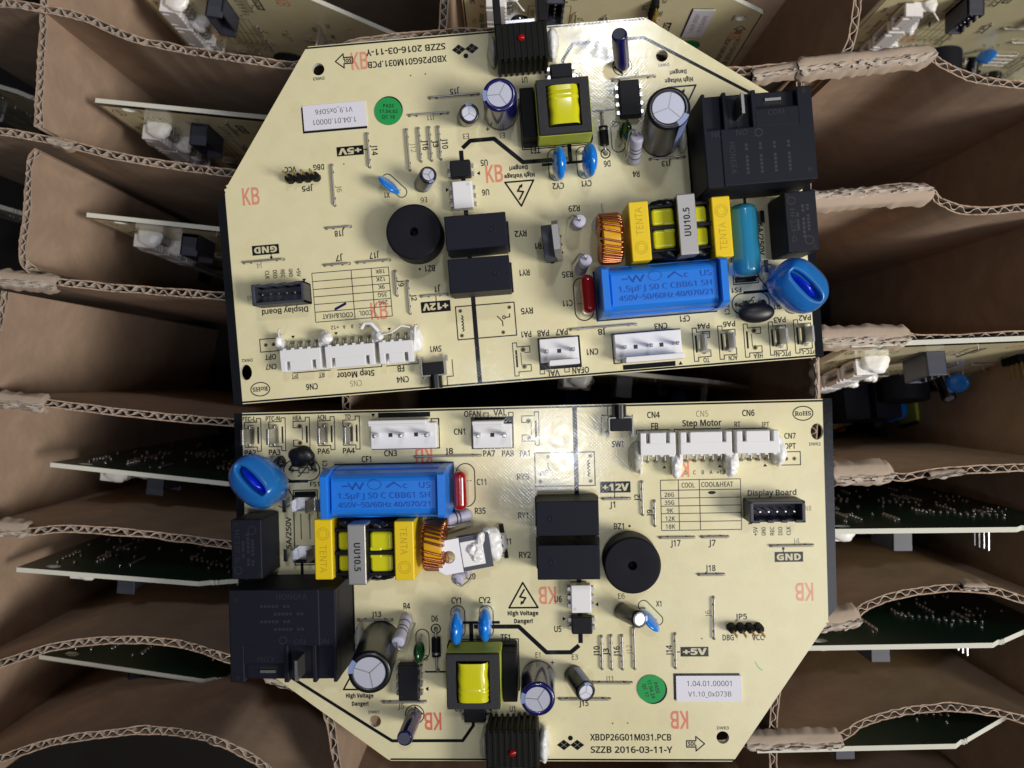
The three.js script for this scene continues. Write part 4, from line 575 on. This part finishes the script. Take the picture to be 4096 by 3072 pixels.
divider('fifth cardboard divider from the top, arched at the right beside the pin header', [[-500, 2120, yl], [0, 2118, yl], [100, 2128, yl], [250, 2116, yl], [500, 2130, yl], [700, 2152, yl], [930, 2182, ym], [1500, 2260, ym], [2600, 2420, ym], [3240, 2500, -12], [3400, 2470, yr], [3480, 2420, yr], [3600, 2380, yr], [3850, 2352, yr], [3980, 2366, yr], [4096, 2400, yr], [4500, 2500, yr]], { torn: [[[-20, 2112, yl + 1], [110, 2120, yl + 1], 6, 1], [[3270, 2492, -5], [3440, 2470, -5], 8, 1.5], [[3850, 2345, -6], [3950, 2345, -6], 3, 1.4]] });
divider('sixth cardboard divider from the top, arched and dim at the left', [[-500, 2760, yl], [0, 2656, yl], [200, 2592, yl], [450, 2562, yl], [700, 2574, yl], [900, 2632, ym], [1300, 2760, ym], [2600, 2980, ym], [2990, 2972, -10], [3360, 2950, yr], [3450, 2896, yr], [3600, 2852, yr], [3780, 2832, yr], [3920, 2842, yr], [4080, 2876, yr], [4500, 2990, yr]], { torn: [[[2985, 2975, -6], [3370, 2965, -6], 6.5, 1.2], [[1060, 2700, -8], [1300, 2775, -8], 6, 0.8]] });
divider('lowest cardboard divider, arched across the bottom left corner', [[-500, 3200, yl], [0, 3036, yl], [200, 2972, yl], [450, 2934, yl], [650, 2926, yl], [850, 2962, ym], [1000, 3030, ym], [1150, 3130, ym], [2000, 3400, ym]], {});
divider('cardboard divider down the left side, face lit tan, upper length', [[190, -420, yl], [180, -100, yl], [172, 70, yl - 1], [160, 300, yl], [148, 505, yl]], { period: 3.6 });
divider('cardboard divider down the left side, face lit tan, below the second cross divider', [[150, 600, yl], [118, 640, yl], [108, 840, yl], [92, 1046, yl], [130, 1085, yl]], { period: 3.6 });
divider('cardboard divider at the left edge, only its face in view, below the third cross divider', [[20, 1165, yl], [-60, 1600, yl], [-110, 2100, yl], [-190, 2620, yl], [-300, 3300, yl]], {});
divider('short cardboard divider at the top, left of the ribbed heat sink', [[1795, -500, -14], [1782, -100, -14], [1770, 128, -13]], { period: 4 });
divider('cardboard divider under the left of both boards, showing in the gap', [[1330, 700, -10], [1360, 1300, -10], [1385, 1600, -10], [1370, 2100, -10], [1290, 2730, -9], [1330, 2950, -9], [1365, 3200, -9]], {});
divider('short cardboard divider at the top right, beside the standing board with the table', [[3445, -400, -9], [3432, 0, -9], [3400, 180, -9], [3335, 285, -9]], { period: 6 });
divider('cardboard divider under the right ends of both boards, showing at the gap', [[3200, 300, -9], [3240, 900, -9], [3262, 1440, -9], [3264, 1610, -9], [3200, 2200, -12], [3095, 2900, -9], [3110, 3300, -9]], { torn: [[[3268, 1440, -6], [3270, 1600, -6], 2.6, 0.3]] });
divider('cardboard divider beyond the right edge', [[4330, 360, yr], [4330, 1500, yr], [4360, 3500, yr]], {});
divider('cardboard divider beyond the top edge', [[-500, -560, yl], [2000, -600, yr], [4500, -640, yr]], {});
divider('cardboard divider beyond the bottom edge', [[1000, 3560, yl], [2600, 3520, yr], [4500, 3540, yr]], {});
const floor = mesh('box_floor', [box(640, 3, 620, 0, FLOOR - 3, 0)], std(0x17120f, 0.9), scene); floor.userData.kind = 'structure';  // near-black colour stands in for the shade deep in the cells

const renderer = new THREE.WebGLRenderer({ antialias: true });
renderer.toneMapping = THREE.LinearToneMapping; renderer.toneMappingExposure = EXPOSURE; renderer.shadowMap.enabled = true;
renderer.setSize(1024, 768);
renderer.render(scene, camera);
